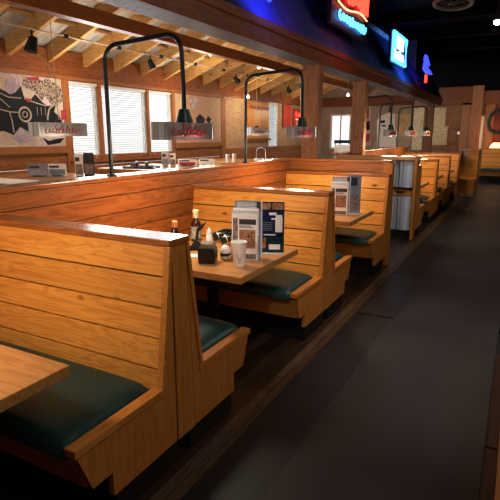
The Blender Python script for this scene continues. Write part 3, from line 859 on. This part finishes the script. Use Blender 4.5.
def card_stand(label, u0, u1, vb, vt, mat, face='print_grey', lean=.0, yaw=.0, group='menus on the bay tables'):
    p0, p1 = onz(u0, vb, ZBT), onz(u1, vb, ZBT)
    w_ = (p1-p0).length; c = (p0+p1)/2
    dep = math.hypot(c.x, c.y)
    hgt = (vb-vt)/F_PIX*dep*1.02
    rz = math.atan2(p1.y-p0.y, p1.x-p0.x)
    t = thing('menu_card', label, 'menu', (c.x, c.y, ZBT), rz, group)
    R = Matrix.Rotation(lean, 4, 'X')
    MB().box(-w_/2, w_/2, -.006, .006, .001, hgt, R).build('card', mat, t)
    MB().box(-w_*.42, w_*.42, -.0085, -.0065, hgt*.12, hgt*.55, R).build('picture', face, t)
    MB().box(-w_*.42, w_*.1, -.0085, -.0065, hgt*.68, hgt*.85, R).build('heading', 'print_ink', t)
    MB().box(-w_*.3, w_*.3, -.01, .05, .0, .010).build('foot', 'blackmetal', t)
card_stand('lilac printed menu card leaning on the bay table below the dark mural', 29, 48, 176.5, 165.5, 'print_bluegrey', 'paint_lilac')
card_stand('white menu card standing right of the lilac one below the dark mural', 49, 67, 176, 165, 'paper', 'print_bluegrey')
card_stand('black and white menu card left of the black lamp pole', 76, 84, 177, 156, 'paper', 'print_grey')
card_stand('dark menu card directly left of the black lamp pole', 85, 95, 177, 155, 'print_ink', 'print_grey')
card_stand('tall clear menu card left of the white flat one, under the lamp', 162, 169, 166.5, 153, 'acrylic', 'print_bluegrey')
card_stand('second tall grey menu card under the lamp', 170, 176, 166.5, 154, 'paper', 'print_grey')
card_stand('low white menu with a red print on the middle bay table', 178, 197, 166, 159.5, 'paper', 'paint_red')
card_stand('low plain white menu right of the red printed one', 199, 215, 165.5, 159, 'paper', 'paper')
t = thing('condiment_tray', 'dark tray on the bay table below the middle blind', 'tray', (-4.55, 5.33, ZBT), .3)
MB().box(-.22, .22, -.14, .14, 0, .012).build('tray_base', 'black', t, .003)
MB().box(-.22, .22, -.14, -.13, .013, .03).box(-.22, .22, .13, .14, .013, .03).build('tray_rim', 'black', t)
for i, (dx, dy, lab) in enumerate(((-.1, .02, 'small dark jar on the left of the tray below the blind'), (.06, .04, 'small dark jar on the right of the tray below the blind'))):
    t = thing('jar', lab, 'jar', (-4.55+dx, 5.33+dy, ZBT+.0125))
    MB().lathe([(.022, 0), (.026, .01), (.026, .05), (.02, .06)], (0, 0, 0), 12).build('glass_body', 'bottle', t, smooth=True)
    MB().lathe([(.021, .0605), (.021, .075), (.018, .078)], (0, 0, 0), 12).build('lid', 'steel', t, smooth=True)
for i, (u, vb, r, h, lab) in enumerate(((231, 163.5, .035, .12, 'white paper cup, leftmost on the far bay table'), (235.5, 163.2, .035, .13, 'white paper cup, second on the far bay table'))):
    p = (-4.27+.05*i, 7.16+.13*i, ZBT)
    t = thing('paper_cup', lab, 'cup', p)
    MB().lathe([(r*.75, 0), (r, h), (r*.92, h), (r*.7, .01)], (0, 0, 0), 16).build('cup_body', 'white', t, smooth=True)
    MB().lathe([(r*1.04, h+.0005), (r*1.04, h+.006), (r*.98, h+.007)], (0, 0, 0), 16).build('rim', 'white', t, smooth=True)
p = onz(261, 161.5, ZBT)
t = thing('condiment_caddy', 'metal condiment caddy with bottles on the far bay table under the shutter', 'caddy', p)
MB().box(-.10, .10, -.07, .07, 0, .05).build('rack', 'steel', t, .004)
MB().tube([(-.09, 0, .05), (-.08, 0, .2), (.0, 0, .24), (.08, 0, .2), (.09, 0, .05)], .006, 6).build('handle', 'steel', t)
# teal framed high chair between first and second posts
p0 = Vector((-3.05, 9.6, ZB))
t = thing('high_chair', 'pale high chair with dark teal back rail standing between the first two posts', 'chair', p0, .4)
for sx in (-.17, .17):
    for sy in (-.17, .17):
        MB().box(sx-.02, sx+.02, sy-.02, sy+.02, 0, .62 if sy < 0 else 1.02).build('leg', 'white', t, .004)
MB().box(-.2, .2, -.2, .2, .622, .66).build('seat', 'green', t, .006)
MB().box(-.2, .2, .14, .2, 1.021, 1.09).build('back_rail', 'green', t, .01)
MB().box(-.145, .145, .165, .18, .68, 1.0).build('backrest', 'white', t, .004)

# ================================================================== SERVICE CABINET
YS = 7.93
t = thing('service_cabinet', 'wooden service cabinet with brushed steel doors at the end of the passage', 'cabinet', (-1.95, YS, 0))
X0, X1 = -.62, .52
MB().box(X0, X1+.043, .02, .07, .12, 1.215).build('cabinet_body', 'bench_end', t, .003)
MB().box(X0, X1+.043, -.0, .07, .0, .118).build('toe_kick', 'kick', t)
MB().box(X1+.045, X1+.085, -.12, .07, .0, 1.215).build('side_panel', 'bench_end', t, .006)
# counter top with a rounded aisle corner
cx, cy, rr = X1+.10-.10, -.14+.10, .10
poly = [(X0-.02, .072), (X0-.02, -.14), (cx, -.14)]+[(cx+rr*math.sin(k*PI/12), cy-rr*math.cos(k*PI/12)) for k in range(1, 7)]+[(X1+.10, .072)]
MB().prism(poly, 1.216, 1.272, 'xy').build('counter_top', 'table', t, .006)
for dx0, dx1 in ((.09, .325), (.335, .562)):
    for z0, z1 in ((.80, 1.20), (.13, .66)):
        d_ = MB(); n = 10
        vs = []; fs = []
        for i in range(n+1):
            a = -1+2*i/n; yv = -.012-.045*math.sqrt(max(0, 1-a*a*.9))
            for z in (z0, z1): vs.append(((dx0+dx1)/2+(dx1-dx0)/2*a*.99, yv, z))
        for i in range(n): fs.append((2*i, 2*i+2, 2*i+3, 2*i+1))
        fs.append(tuple(2*i for i in range(n+1))[::-1]); fs.append(tuple(2*i+1 for i in range(n+1))); fs.append((0, 1, 2*n+1, 2*n))
        d_.add(vs, fs); d_.build('steel_door', 'steel', t, smooth=True)
MB().box(.09, .562, -.06, .018, .775, .795).build('shelf', 'black', t, .003)
dr = MB().box(.09, .562, -.02, .018, .67, .772).build('drawer', 'bench_trim', t, .003)
MB().box(.30, .42, -.045, -.021, .712, .740).build('handle', 'black', dr, .004)
for z0, z1 in ((.13, .66), (.67, 1.2)):
    MB().box(X0+.02, .085, -.004, .018, z0, z1).build('front_panel', 'bench_end', t, .003)

# host stand at the end of the row
p0 = Vector((-1.33, 14.35, 0))
t = thing('host_stand', 'narrow plank host stand with a ledge closing the far end of the booth row', 'stand', (-1.135, 13.98, 0))
mb = MB(); z = .16
while z < 1.05: mb.box(-.19, .19, 0, .03, z+.004, z+.126); z += .13
mb.build('plank_front', 'bench', t, .003)
MB().box(-.19, .19, .031, .30, .10, 1.19).build('stand_body', 'bench_end', t)
MB().box(.192, .22, -.06, .30, .0, 1.19).build('side_post', 'bench_end', t, .004)
MB().box(-.22, -.192, -.06, .30, .0, 1.19).build('side_post', 'bench_end', t, .004)
MB().box(-.235, .235, -.08, .32, 1.191, 1.23).build('top_board', 'bench_cap', t, .004)
MB().box(-.19, .19, -.20, -.001, .45, .50).build('ledge', 'bench_trim', t, .004)
MB().box(-.19, .19, -.18, -.001, .10, .449).build('lower_panel', 'bench_end', t, .003)
MB().box(-.13, -.03, -.012, -.001, 1.06, 1.14).build('notice', 'print_bluegrey', t)

# wreath and glowing lamp at the far right
p = ony(497, 122, YF-.05)
t = thing('wall_wreath', 'dark green round wreath on the red far wall', 'wreath', p)
mb = MB(); rnd = random.Random(3)
ring = [Vector((.26*math.cos(2*PI*k/28), -.05, .36*math.sin(2*PI*k/28))) for k in range(29)]
mb.tube(ring, .05, 8, False)
for i in range(90):
    a = rnd.uniform(0, 2*PI); c = Vector((.26*math.cos(a), -.08, .36*math.sin(a)))
    mb.tube([c, c+Vector((rnd.uniform(-.1, .1), -.03, rnd.uniform(-.1, .1)))], [.02, .003], 5)
mb.build('greenery', 'print_teal', t, smooth=True)
p = Vector((-.42, 19.55, 0))
pp = ony(496, 146.5, 19.9)
t = thing('glowing_lamp', 'warm glowing lamp shade above the far right booth bench', 'lamp', (pp.x, 19.9, pp.z))
MB().lathe([(.22, -.12), (.20, 0), (.12, .12), (.10, .13)], (0, 0, 0), 18).build('lamp_shade', 'candle', t, smooth=True)
MB().tube([(0, 0, -.13), (0, 0, -pp.z)], .02, 8).build('stand', 'blackmetal', t)
MB().lathe([(.14, 0), (.14, .02), (.03, .03)], (0, 0, -pp.z+.004), 16).build('base', 'blackmetal', t)

# ceiling fittings over the aisle
p = onz(497.5, 22, 3.3)
t = thing('ceiling_spot', 'bright round ceiling spotlight glaring at the top right', 'spotlight', p)
MB().ball((0, 0, 0), .055, 12, (1, 1, .8)).build('bulb_glass', 'bulb_cool', t, smooth=True)
MB().lathe([(.075, .02), (.07, .12), (.03, .16), (.02, .72)], (0, 0, 0), 16).build('housing', 'black', t, smooth=True)
p = onz(453, 3, 3.5)
t = thing('ceiling_ring', 'grey ring shaped air vent high over the aisle', 'vent', p)
ring = [(.26*math.cos(2*PI*k/28), .40*math.sin(2*PI*k/28), 0) for k in range(29)]
MB().tube(ring, .03, 8, False).build('outer_ring', 'greytop', t, smooth=True)
mb = MB()
for k in range(6):
    a = PI*k/6; mb.box(-.22, .22, -.008, .008, -.008, .008, Matrix.Rotation(a, 4, 'Z'))
mb.build('grille', 'black', t)
MB().tube([(0, 0, .01), (0, 0, .515)], .04, 8).build('hanger', 'ceil_dark', t)

# ================================================================== NEON SIGNS ON THE ROOF
XS = -2.36
def sign_pts(pts, X): return [onx(u, v, X) for u, v in pts]
q = sign_pts([(331, 16), (366, 40)], XS)
y0, y1 = q[0].y, q[1].y
zb, ztp = 3.03, 4.0
t = thing('neon_sign', 'large red script neon sign with a blue line below, nearest on the blue roof', 'neon sign', (XS, y0, zb))
W = y1-y0
MB().box(-.06, 0, 0, W, 0, ztp-zb-.02).build('backing_panel', plain('sign_back', (.03, .008, .02), .4), t, .004)
for yb_ in (.1, W-.16): MB().box(-.40, -.061, yb_, yb_+.06, .15, .21).build('bracket', 'black', t)
hh = ztp-zb
big = script_path(W*.84, .36, 9, 21, 'y', (.03, W*.5, hh*.52), .15)
MB().tube(big, .026, 6).build('red_lettering', 'tube_red', t)
big2 = script_path(W*.66, .22, 5, 8, 'y', (.03, W*.52, hh*.80), .15)
MB().tube(big2, .022, 6).build('red_lettering', 'tube_red', t)
wave = [(.035, W*(.10+.82*k/30), hh*.30-.035*math.sin(2*PI*k/30*1.0)-.01) for k in range(31)]
MB().tube(wave, .014, 6).build('underline', 'tube_pink', t)
fr_ = [(.03, W*.06, hh*.38), (.03, W*.05, hh*.98)]
MB().tube(fr_, .012, 6).build('side_tube', 'tube_red', t)
MB().tube([(.03, W*.95, hh*.36), (.03, W*.96, hh*.98)], .012, 6).build('side_tube', 'tube_red', t)
bl_ = script_path(W*.74, .11, 9, 33, 'y', (.03, W*.53, hh*.135), .1)
MB().tube(bl_, .019, 6).build('blue_lettering', 'tube_cyan', t)

q = sign_pts([(392, 28), (406, 39), (407, 71), (394, 63)], XS)
y0, y1 = q[0].y, q[1].y; zb = min(v.z for v in q); ztp = max(v.z for v in q)
W = y1-y0; hh = ztp-zb
t = thing('neon_sign', 'rectangular blue-white neon sign in the middle of the blue roof', 'neon sign', (XS, y0, zb))
MB().box(-.05, 0, 0, W, 0, hh).build('backing_panel', plain('sign_back_blue', (.01, .02, .06), .4), t, .004)
for yb_ in (.1, W-.16): MB().box(-.40, -.051, yb_, yb_+.06, .1, .16).build('bracket', 'black', t)
MB().tube([(.03, .06, .05), (.03, W-.06, .05), (.03, W-.06, hh-.05), (.03, .06, hh-.05), (.03, .06, .05)], .028, 8).build('border_tube', 'tube_cyan', t)
MB().prism([(W*.30, hh*.50), (W*.78, hh*.50), (W*.80, hh*.86), (W*.62, hh*.92), (W*.30, hh*.88)], .006, .03).build('bright_picture', 'tube_white', t)
MB().box(.006, .028, W*.18, W*.27, hh*.52, hh*.86).build('blue_stripe', 'tube_cyan', t)
mb = MB(); rnd = random.Random(9)
for i in range(6):
    a = W*(.16+.115*i); mb.box(.006, .03, a, a+W*.085, hh*.20, hh*(.40+.05*(i in (0, 3))))
mb.box(.006, .03, W*.16, W*.85, hh*.175, hh*.215)
mb.build('lower_lettering', 'tube_white', t)
MB().tube([(.03, W*.2, hh*.115), (.03, W*.8, hh*.115)], .012, 6).build('small_line', 'tube_cyan', t)

q = sign_pts([(422, 73), (424, 53), (432, 72), (426, 83)], XS)
y0, y1 = q[0].y, q[2].y; z_lo = q[3].z; z_hi = q[1].z; W = y1-y0; hh = z_hi-z_lo
t = thing('neon_sign', 'blue neon emblem above a short red bar, farthest sign on the roof', 'neon sign', (XS, y0, z_lo))
MB().box(-.03, -.005, W*.30, W*.40, -.05, hh*.9).build('mount', 'black', t)
MB().box(-.40, -.031, W*.30, W*.40, .02, .08).build('bracket', 'black', t)
MB().prism([(W*.0, hh*.42), (W*.05, hh*.66), (W*.78, hh*.50), (W*.95, hh*.42), (W*.70, hh*.36), (W*.25, hh*.34)], 0, .03).build('blue_emblem', 'tube_blue', t)
MB().prism([(W*.03, hh*.72), (W*.10, hh*.96), (W*.30, hh*.98), (W*.62, hh*.72), (W*.55, hh*.64)], 0, .03).build('blue_emblem', 'tube_blue', t)
MB().box(0, .03, W*.28, W*.42, 0, hh*.28).build('red_bar', 'tube_red', t)
p = onx(270, 1.5, -2.55)
t = thing('neon_sign', 'small blue neon spot at the near end of the blue roof', 'neon sign', (-2.62, p.y, 3.02))
MB().ball((.06, 0, .0), .035, 10).build('blue_bulb', 'tube_blue', t, smooth=True)
MB().tube([(-.06, 0, 0), (.03, 0, 0)], .015, 6).build('socket', 'black', t)

# ================================================================== THINGS ON THE SECOND BOOTH TABLE
ZTB = .7602
def tp(u, v): return onz(u, v, ZTB)
# menu holder: clear stand with white sheets
p0, p1 = tp(234, 264.5), tp(261, 268.5)
p0, p1 = Vector((-1.66, 2.93, 0)), Vector((-1.50, 2.905, 0))
c = (p0+p1)/2
ZK = 1.42
def menu_holder(label, loc, rz, wide=.165, group='clear menu holders on booth tables'):
    t = thing('menu_holder', label, 'menu holder', (loc[0], loc[1], ZTB), rz, group)
    w2 = wide/2
    MB().box(-w2, w2, -.045, .045, .0, .006).build('holder_base', 'acrylic', t, .002)
    for i, (yv, h, mt, sh) in enumerate(((-.036, .225, 'paper', .0), (-.024, .24, 'acrylic', -.004), (-.010, .25, 'paper', .004), (.006, .285, 'print_bluegrey', .012), (.020, .28, 'paper', .022))):
        h *= ZK
        sheet = MB().box(-w2+.004+sh, w2-.004+sh, yv-.003, yv+.003, .0065, h).build('menu_sheet', mt, t)
        if i == 0:
            MB().box(-w2+.012, -w2+.045, yv-.0042, yv-.0034, .03*ZK, .205*ZK).build('picture', 'print_grey', sheet)
            MB().box(-w2+.055, w2-.02, yv-.0042, yv-.0034, .04*ZK, .15*ZK).build('picture', 'print_food', sheet)
            mb = MB().box(-w2+.055, w2-.015, yv-.0042, yv-.0034, .175*ZK, .20*ZK)
            mb.build('heading', 'print_ink', sheet)
            mb = MB()
            for k in range(3): mb.box(-w2+.055, w2-.03-.01*k, yv-.0042, yv-.0034, .225+.007*k, .228+.007*k)
            mb.build('text_lines', 'print_ink', sheet)
        if i == 3:
            mb = MB()
            for k in range(4): mb.box(-w2+.02+sh, w2-.03+sh-.01*(k % 2), yv-.0042, yv-.0034, .358+.010*k, .362+.010*k)
            mb.build('text_lines', 'paper', sheet)
            MB().box(w2-.030+sh, w2-.004+sh, yv-.0046, yv-.0034, .235*ZK, .282*ZK).build('dark_corner', 'print_ink', sheet)
    for sx in (-1, 1):
        MB().box(sx*w2-.002, sx*w2+.002, -.045, .034, .0065, .17).build('holder_side', 'acrylic', t)
    low = MB().box(-w2+.03, w2-.005, -.046, -.0405, .0065, .085).build('front_card', 'paper', t)
    MB().box(-w2+.045, w2-.015, -.0475, -.0465, .012, .048).build('picture', 'print_grey', low)
    return t
h1 = menu_holder('clear menu holder full of white menus beside the white cup', (c.x-.015, c.y-.01), .30, .185)
p0, p1 = Vector((-1.565, 3.10, 0)), Vector((-1.455, 3.20, 0))
t = thing('menu_card', 'tall blue printed menu card standing right of the clear menu holder', 'menu', (-1.515, 3.14, ZTB), .42)
t.scale = (1.08, 1, 1.36)
MB().box(-.085, .085, -.05, .04, 0, .005).build('foot', 'acrylic', t)
bc = MB().box(-.085, .085, -.004, .004, .0055, .275).build('card', 'print_blue', t)
MB().box(-.080, -.004, -.006, -.0045, .235, .268).build('food_picture', 'print_food', bc)
MB().box(.006, .078, -.006, -.0045, .235, .268).build('food_picture', 'print_food', bc)
MB().box(-.083, .083, -.0065, -.0045, .012, .088).build('lower_panel', 'print_teal', bc)
MB().box(-.075, -.035, -.008, -.0066, .03, .085).build('food_picture', 'print_food', bc)
MB().box(-.015, .06, -.008, -.0066, .022, .05).build('white_plate_picture', 'paper', bc)
MB().box(-.015, .035, -.006, -.0045, .205, .220).box(.0, .03, -.006, -.0045, .182, .190).build('heading', 'paper', bc)
mb = MB()
for k in range(5): mb.box(-.06, .01-.006*(k % 2), -.0055, -.0045, .125+.010*k, .128+.010*k)
mb.build('text_lines', 'print_bluegrey', bc)
MB().lathe([(.022, .0), (.024, .02), (.024, .07), (.020, .092)], (.05, -.0052, .115), 14, Matrix.Diagonal((1, .06, 1))).build('drink_picture', 'paper', bc)
MB().box(-.05, .03, -.006, -.0045, .098, .104).build('foot_line', 'paper', bc)

# white cup
p = tp(239, 265)
def cup_prof(r0, r1, h): return [(r0, 0), (r1, h), (r1*1.06, h+.002), (r1*1.06, h+.007), (r1*.95, h+.007), (r1*.93, h-.002), (r0*.9, .006)]
t = thing('paper_cup', 'white paper cup with a grey sketch on the booth table', 'cup', (-1.545, 2.725, ZTB))
t.scale = (1.22, 1.22, 1.18)
MB().lathe(cup_prof(.030, .042, .132), (0, 0, 0), 24).build('cup_body', 'white', t, smooth=True)
def on_cup(a, z): r = .030+.012*z/.132+.0008; return Vector((r*math.cos(a), r*math.sin(a), z))
sk = MB(); a0 = math.radians(-58)
sk.tube([on_cup(a0-.5+.1*k, .075-.025*math.sin(k*PI/10)) for k in range(11)], .0012, 4)
sk.tube([on_cup(a0-.25+.05*k, .05-.02*math.sin(k*PI/10)) for k in range(11)], .0012, 4)
sk.tube([on_cup(a0+.02, .03), on_cup(a0+.02, .052)], .0012, 4)
sk.tube([on_cup(a0-.4+.08*k, .022+.003*(k % 2)) for k in range(11)], .0010, 4)
sk.build('sketch', 'print_bluegrey', t)

# black caddy with grey lid
t = thing('black_caddy', 'squat black container with a grey lid left of the white cup', 'container', (*tp(208, 262).xy, ZTB), .35)
t.scale = (1.05, 1.05, 1.2)
MB().prism([(-.05, 0), (.05, 0), (.056, .05), (.05, .085), (-.05, .085), (-.056, .05)], -.05, .05, 'xz').build('container_body', 'black', t, .006)
MB().prism([(-.048, .0855), (.048, .0855), (.036, .112), (-.036, .112)], -.045, .045, 'xz').build('lid', 'greytop', t, .004)
# wrapped cutlery bundle
t = thing('napkin_bundle', 'white napkin bundle with a black band and green wedge between caddy and cup', 'napkin', (*tp(225.5, 260).xy, ZTB), .4)
t.scale = (.8, .8, 1.15)
MB().ball((0, 0, .055), .05, 14, (.9, .8, .75)).build('napkin', 'white', t, smooth=True)
MB().ball((.0, -.005, .018), .045, 14, (1, .9, .38)).build('lime_wedge', 'lime', t, smooth=True)
MB().lathe([(.046, -.006), (.047, .006)], (0, 0, .038), 18).build('band', 'black', t, smooth=True)
# sauce bottle with cream cap
t = thing('sauce_bottle', 'tall sauce bottle with cream cap and pictured label, at the partition end of the table', 'bottle', (-2.235, 3.24, ZTB))
t.scale = (1.1, 1.1, 1.1)
MB().lathe([(.034, 0), (.037, .006), (.037, .128), (.030, .150), (.017, .168), (.016, .172)], (0, 0, 0), 20).build('bottle_body', 'bottle', t, smooth=True)
MB().lathe([(.0378, .02), (.0378, .112)], (0, 0, 0), 20).build('label_wrap', 'label', t, smooth=True)
MB().lathe([(.020, .1725), (.021, .205), (.024, .207), (.024, .225), (.018, .232)], (0, 0, 0), 18).build('cap', 'cream', t, smooth=True)
t = thing('sauce_bottle', 'short orange-capped bottle half hidden behind the nearest bench back', 'bottle', (-2.16, 2.86, ZTB))
t.scale = (1.2, 1.2, 1.25)
MB().lathe([(.026, 0), (.028, .006), (.028, .11), (.016, .14), (.015, .145)], (0, 0, 0), 18).build('bottle_body', 'bottle', t, smooth=True)
MB().lathe([(.018, .1455), (.019, .178), (.012, .184)], (0, 0, 0), 16).build('cap', 'orange', t, smooth=True)
# shaker
t = thing('salt_shaker', 'small white topped glass shaker behind the black container', 'shaker', (*tp(209.5, 245).xy, ZTB))
t.scale = (1.1, 1.1, 1.2)
MB().lathe([(.024, 0), (.026, .005), (.024, .05), (.020, .075)], (0, 0, 0), 16).build('shaker_body', 'white', t, smooth=True)
MB().lathe([(.021, .0755), (.019, .09), (.010, .105), (.004, .115)], (0, 0, 0), 16).build('lid', 'acrylic', t, smooth=True)
# dark green bottles lying side by side
for i, (px, py, rz, lab) in enumerate(((*tp(221, 242).xy, .75, 'left one of two dark green bottles lying behind the white napkin'), (*tp(229, 245).xy, .80, 'right one of two dark green bottles lying behind the white napkin'))):
    t = thing('lying_bottle', lab, 'bottle', (px, py, ZTB), rz, 'dark bottles lying on the table')
    R = Matrix.Rotation(math.radians(72), 3, 'Y')
    MB().lathe([(.030, -.07), (.034, -.065), (.034, .04), (.022, .07), (.013, .085), (.013, .11)], (0, 0, .062), 16, R).build('bottle_body', 'bottle_green', t, smooth=True)
    MB().lathe([(.0347, -.03), (.0347, -.022)], (0, 0, .062), 16, R).build('label_band', 'acrylic', t, smooth=True)
# dark napkin-like fan (cutlery holder)
t = thing('cutlery_holder', 'dark wedge shaped cutlery holder with a pointed flag left of the shaker', 'holder', (*tp(197.5, 250).xy, ZTB), .5)
t.scale = (.85, .85, 1)
MB().prism([(-.12, 0), (.08, 0), (.03, .05), (.0, .085), (-.02, .075), (-.06, .03)], -.035, .035, 'xz').build('wedge', 'black', t, .004)
MB().prism([(-.015, .085), (.0, .17), (.015, .175), (.085, .215), (.05, .165), (.015, .14), (.01, .086)], -.004, .004, 'xz').build('flag', 'black', t)
o = MB().box(-.09, .09, -.05, .05, 0, .006).build('napkin', 'white', bevel=.002, loc=(*tp(199, 256).xy, ZTB)); o.rotation_euler = (0, 0, .6)
tag(o, 'flat white napkin lying left of the black container', 'napkin')

# third table's menu holder
t3 = dup(h1, (-1.645, 5.07, ZTB), .25, 'clear menu holder on the table in front of the cross partition', 'clear menu holders on booth tables')
t = thing('menu_card', 'dark blue-grey menu card behind the menu holder on the third table', 'menu', (-1.535, 5.235, ZTB), .75)
t.scale = (1, 1, 1.25)
MB().box(-.07, .07, -.05, .04, 0, .005).build('foot', 'acrylic', t)
bc = MB().box(-.075, .075, -.004, .004, .0055, .33).build('card', 'print_bluegrey', t)
MB().box(-.06, .06, -.006, -.0045, .03, .16).build('picture', 'print_grey', bc)
MB().box(-.06, .03, -.006, -.0045, .24, .31).build('heading', 'print_ink', bc)
dup(h1, (-1.62, 9.05, ZTB), .35, 'clear menu holder on the table just past the service cabinet', 'clear menu holders on booth tables')

# ================================================================== LIGHT
def light(kind, name, loc, energy, col, size=.1, size_y=None, target=None, spot=None, blend=.5):
    l = bpy.data.lights.new(name, kind); l.energy = energy; l.color = col
    if kind == 'AREA':
        l.size = size
        if size_y: l.shape = 'RECTANGLE'; l.size_y = size_y
    elif kind == 'SUN': l.angle = size
    else: l.shadow_soft_size = size
    if spot: l.spot_size = math.radians(spot); l.spot_blend = blend
    o = bpy.data.objects.new(name, l); COL.objects.link(o); o.location = loc
    if target: o.rotation_euler = (Vector(target)-Vector(loc)).to_track_quat('-Z', 'Y').to_euler()
    return o
WARM = (1.0, .87, .68)
for yc in (.75, 2.88, 4.98, 9.1, 10.75, 12.6):
    x = XP-.03+.64
    light('POINT', 'lamp_light', (x, yc, 1.50), {.75: 38, 4.98: 34}.get(yc, 26), WARM, .12)
# daylight through the windows
for a, b in WIN:
    light('AREA', 'window_light', (XW+.10, (a+b)/2, 1.78), 20*(b-a), (.88, .94, 1.0), b-a, 1.0, target=(XW+2, (a+b)/2, 1.6))
# warm ceiling spots of the bay
for yv, e in ((2.4, 18), (4.8, 18), (7.2, 20), (9.6, 20), (12.2, 14)):
    light('POINT', 'bay_light', (-4.75, yv, 2.15), e*1.2, (1.0, .88, .70), .12)
# aisle ceiling spots
light('SPOT', 'aisle_spot', (-.45, 4.2, 3.7), 190, (1.0, .86, .72), .1, target=(-.42, 3.9, 0), spot=50, blend=.9)
light('SPOT', 'aisle_spot.001', (-.55, 9.0, 3.2), 120, (1.0, .86, .72), .1, target=(-.6, 9.4, 0), spot=70, blend=.9)
light('SPOT', 'aisle_spot.002', (-.5, 13.5, 3.6), 130, (1.0, .82, .62), .1, target=(-.6, 14.2, 0), spot=80, blend=.9)
light('SPOT', 'aisle_spot.003', (-.3, 16.5, 3.6), 170, (1.0, .75, .48), .1, target=(-1.2, 20.4, 1.3), spot=80, blend=.9)
light('POINT', 'far_lamp_light', (pp.x, 19.6, 1.7), 14, (1.0, .6, .28), .15)
light('AREA', 'fill_light', (.9, 1.2, 3.6), 38, (1.0, .90, .76), 2.0, 2.0, target=(-2.0, 2.6, .6))  # added area fill evening out the near booths, no fixture
light('AREA', 'fill_light.001', (.6, 6.5, 3.7), 34, (1.0, .90, .76), 2.0, 2.0, target=(-1.9, 5.4, .6))  # added area fill for the farther booths, no fixture
light('SPOT', 'table_fill', (-.2, .6, 3.5), 150, (1.0, .94, .86), .15, target=(-1.65, 2.95, .9), spot=24, blend=.8)  # added fill spot brightening the menus and cup, no fixture
light('SPOT', 'table_fill.001', (-.1, 2.9, 3.5), 130, (1.0, .94, .86), .15, target=(-1.8, 5.3, .9), spot=26, blend=.8)  # added fill spot brightening the third table, no fixture
light('SPOT', 'cabinet_fill', (-.5, 5.6, 3.4), 120, (.95, .97, 1.0), .2, target=(-1.5, 8.0, .7), spot=26, blend=.8)  # added fill spot brightening the steel doors, no fixture
# neon spill
light('SPOT', 'neon_blue', (-2.0, 4.7, 2.95), 70, (.08, .10, 1.0), .1, target=(-2.7, 4.9, 3.2), spot=150, blend=1)
light('SPOT', 'neon_blue.001', (-1.9, 11.8, 3.0), 75, (.10, .36, 1.0), .3, target=(-2.7, 11.8, 3.2), spot=150, blend=1)
light('SPOT', 'neon_red', (-1.9, 7.2, 2.95), 14, (1.0, .15, .20), .3, target=(-2.7, 7.2, 3.1), spot=150, blend=1)

w = bpy.data.worlds.new('World'); scene.world = w; w.use_nodes = True
bg = w.node_tree.nodes['Background']
bg.inputs[0].default_value = (.85, .93, 1.0, 1); bg.inputs[1].default_value = .6
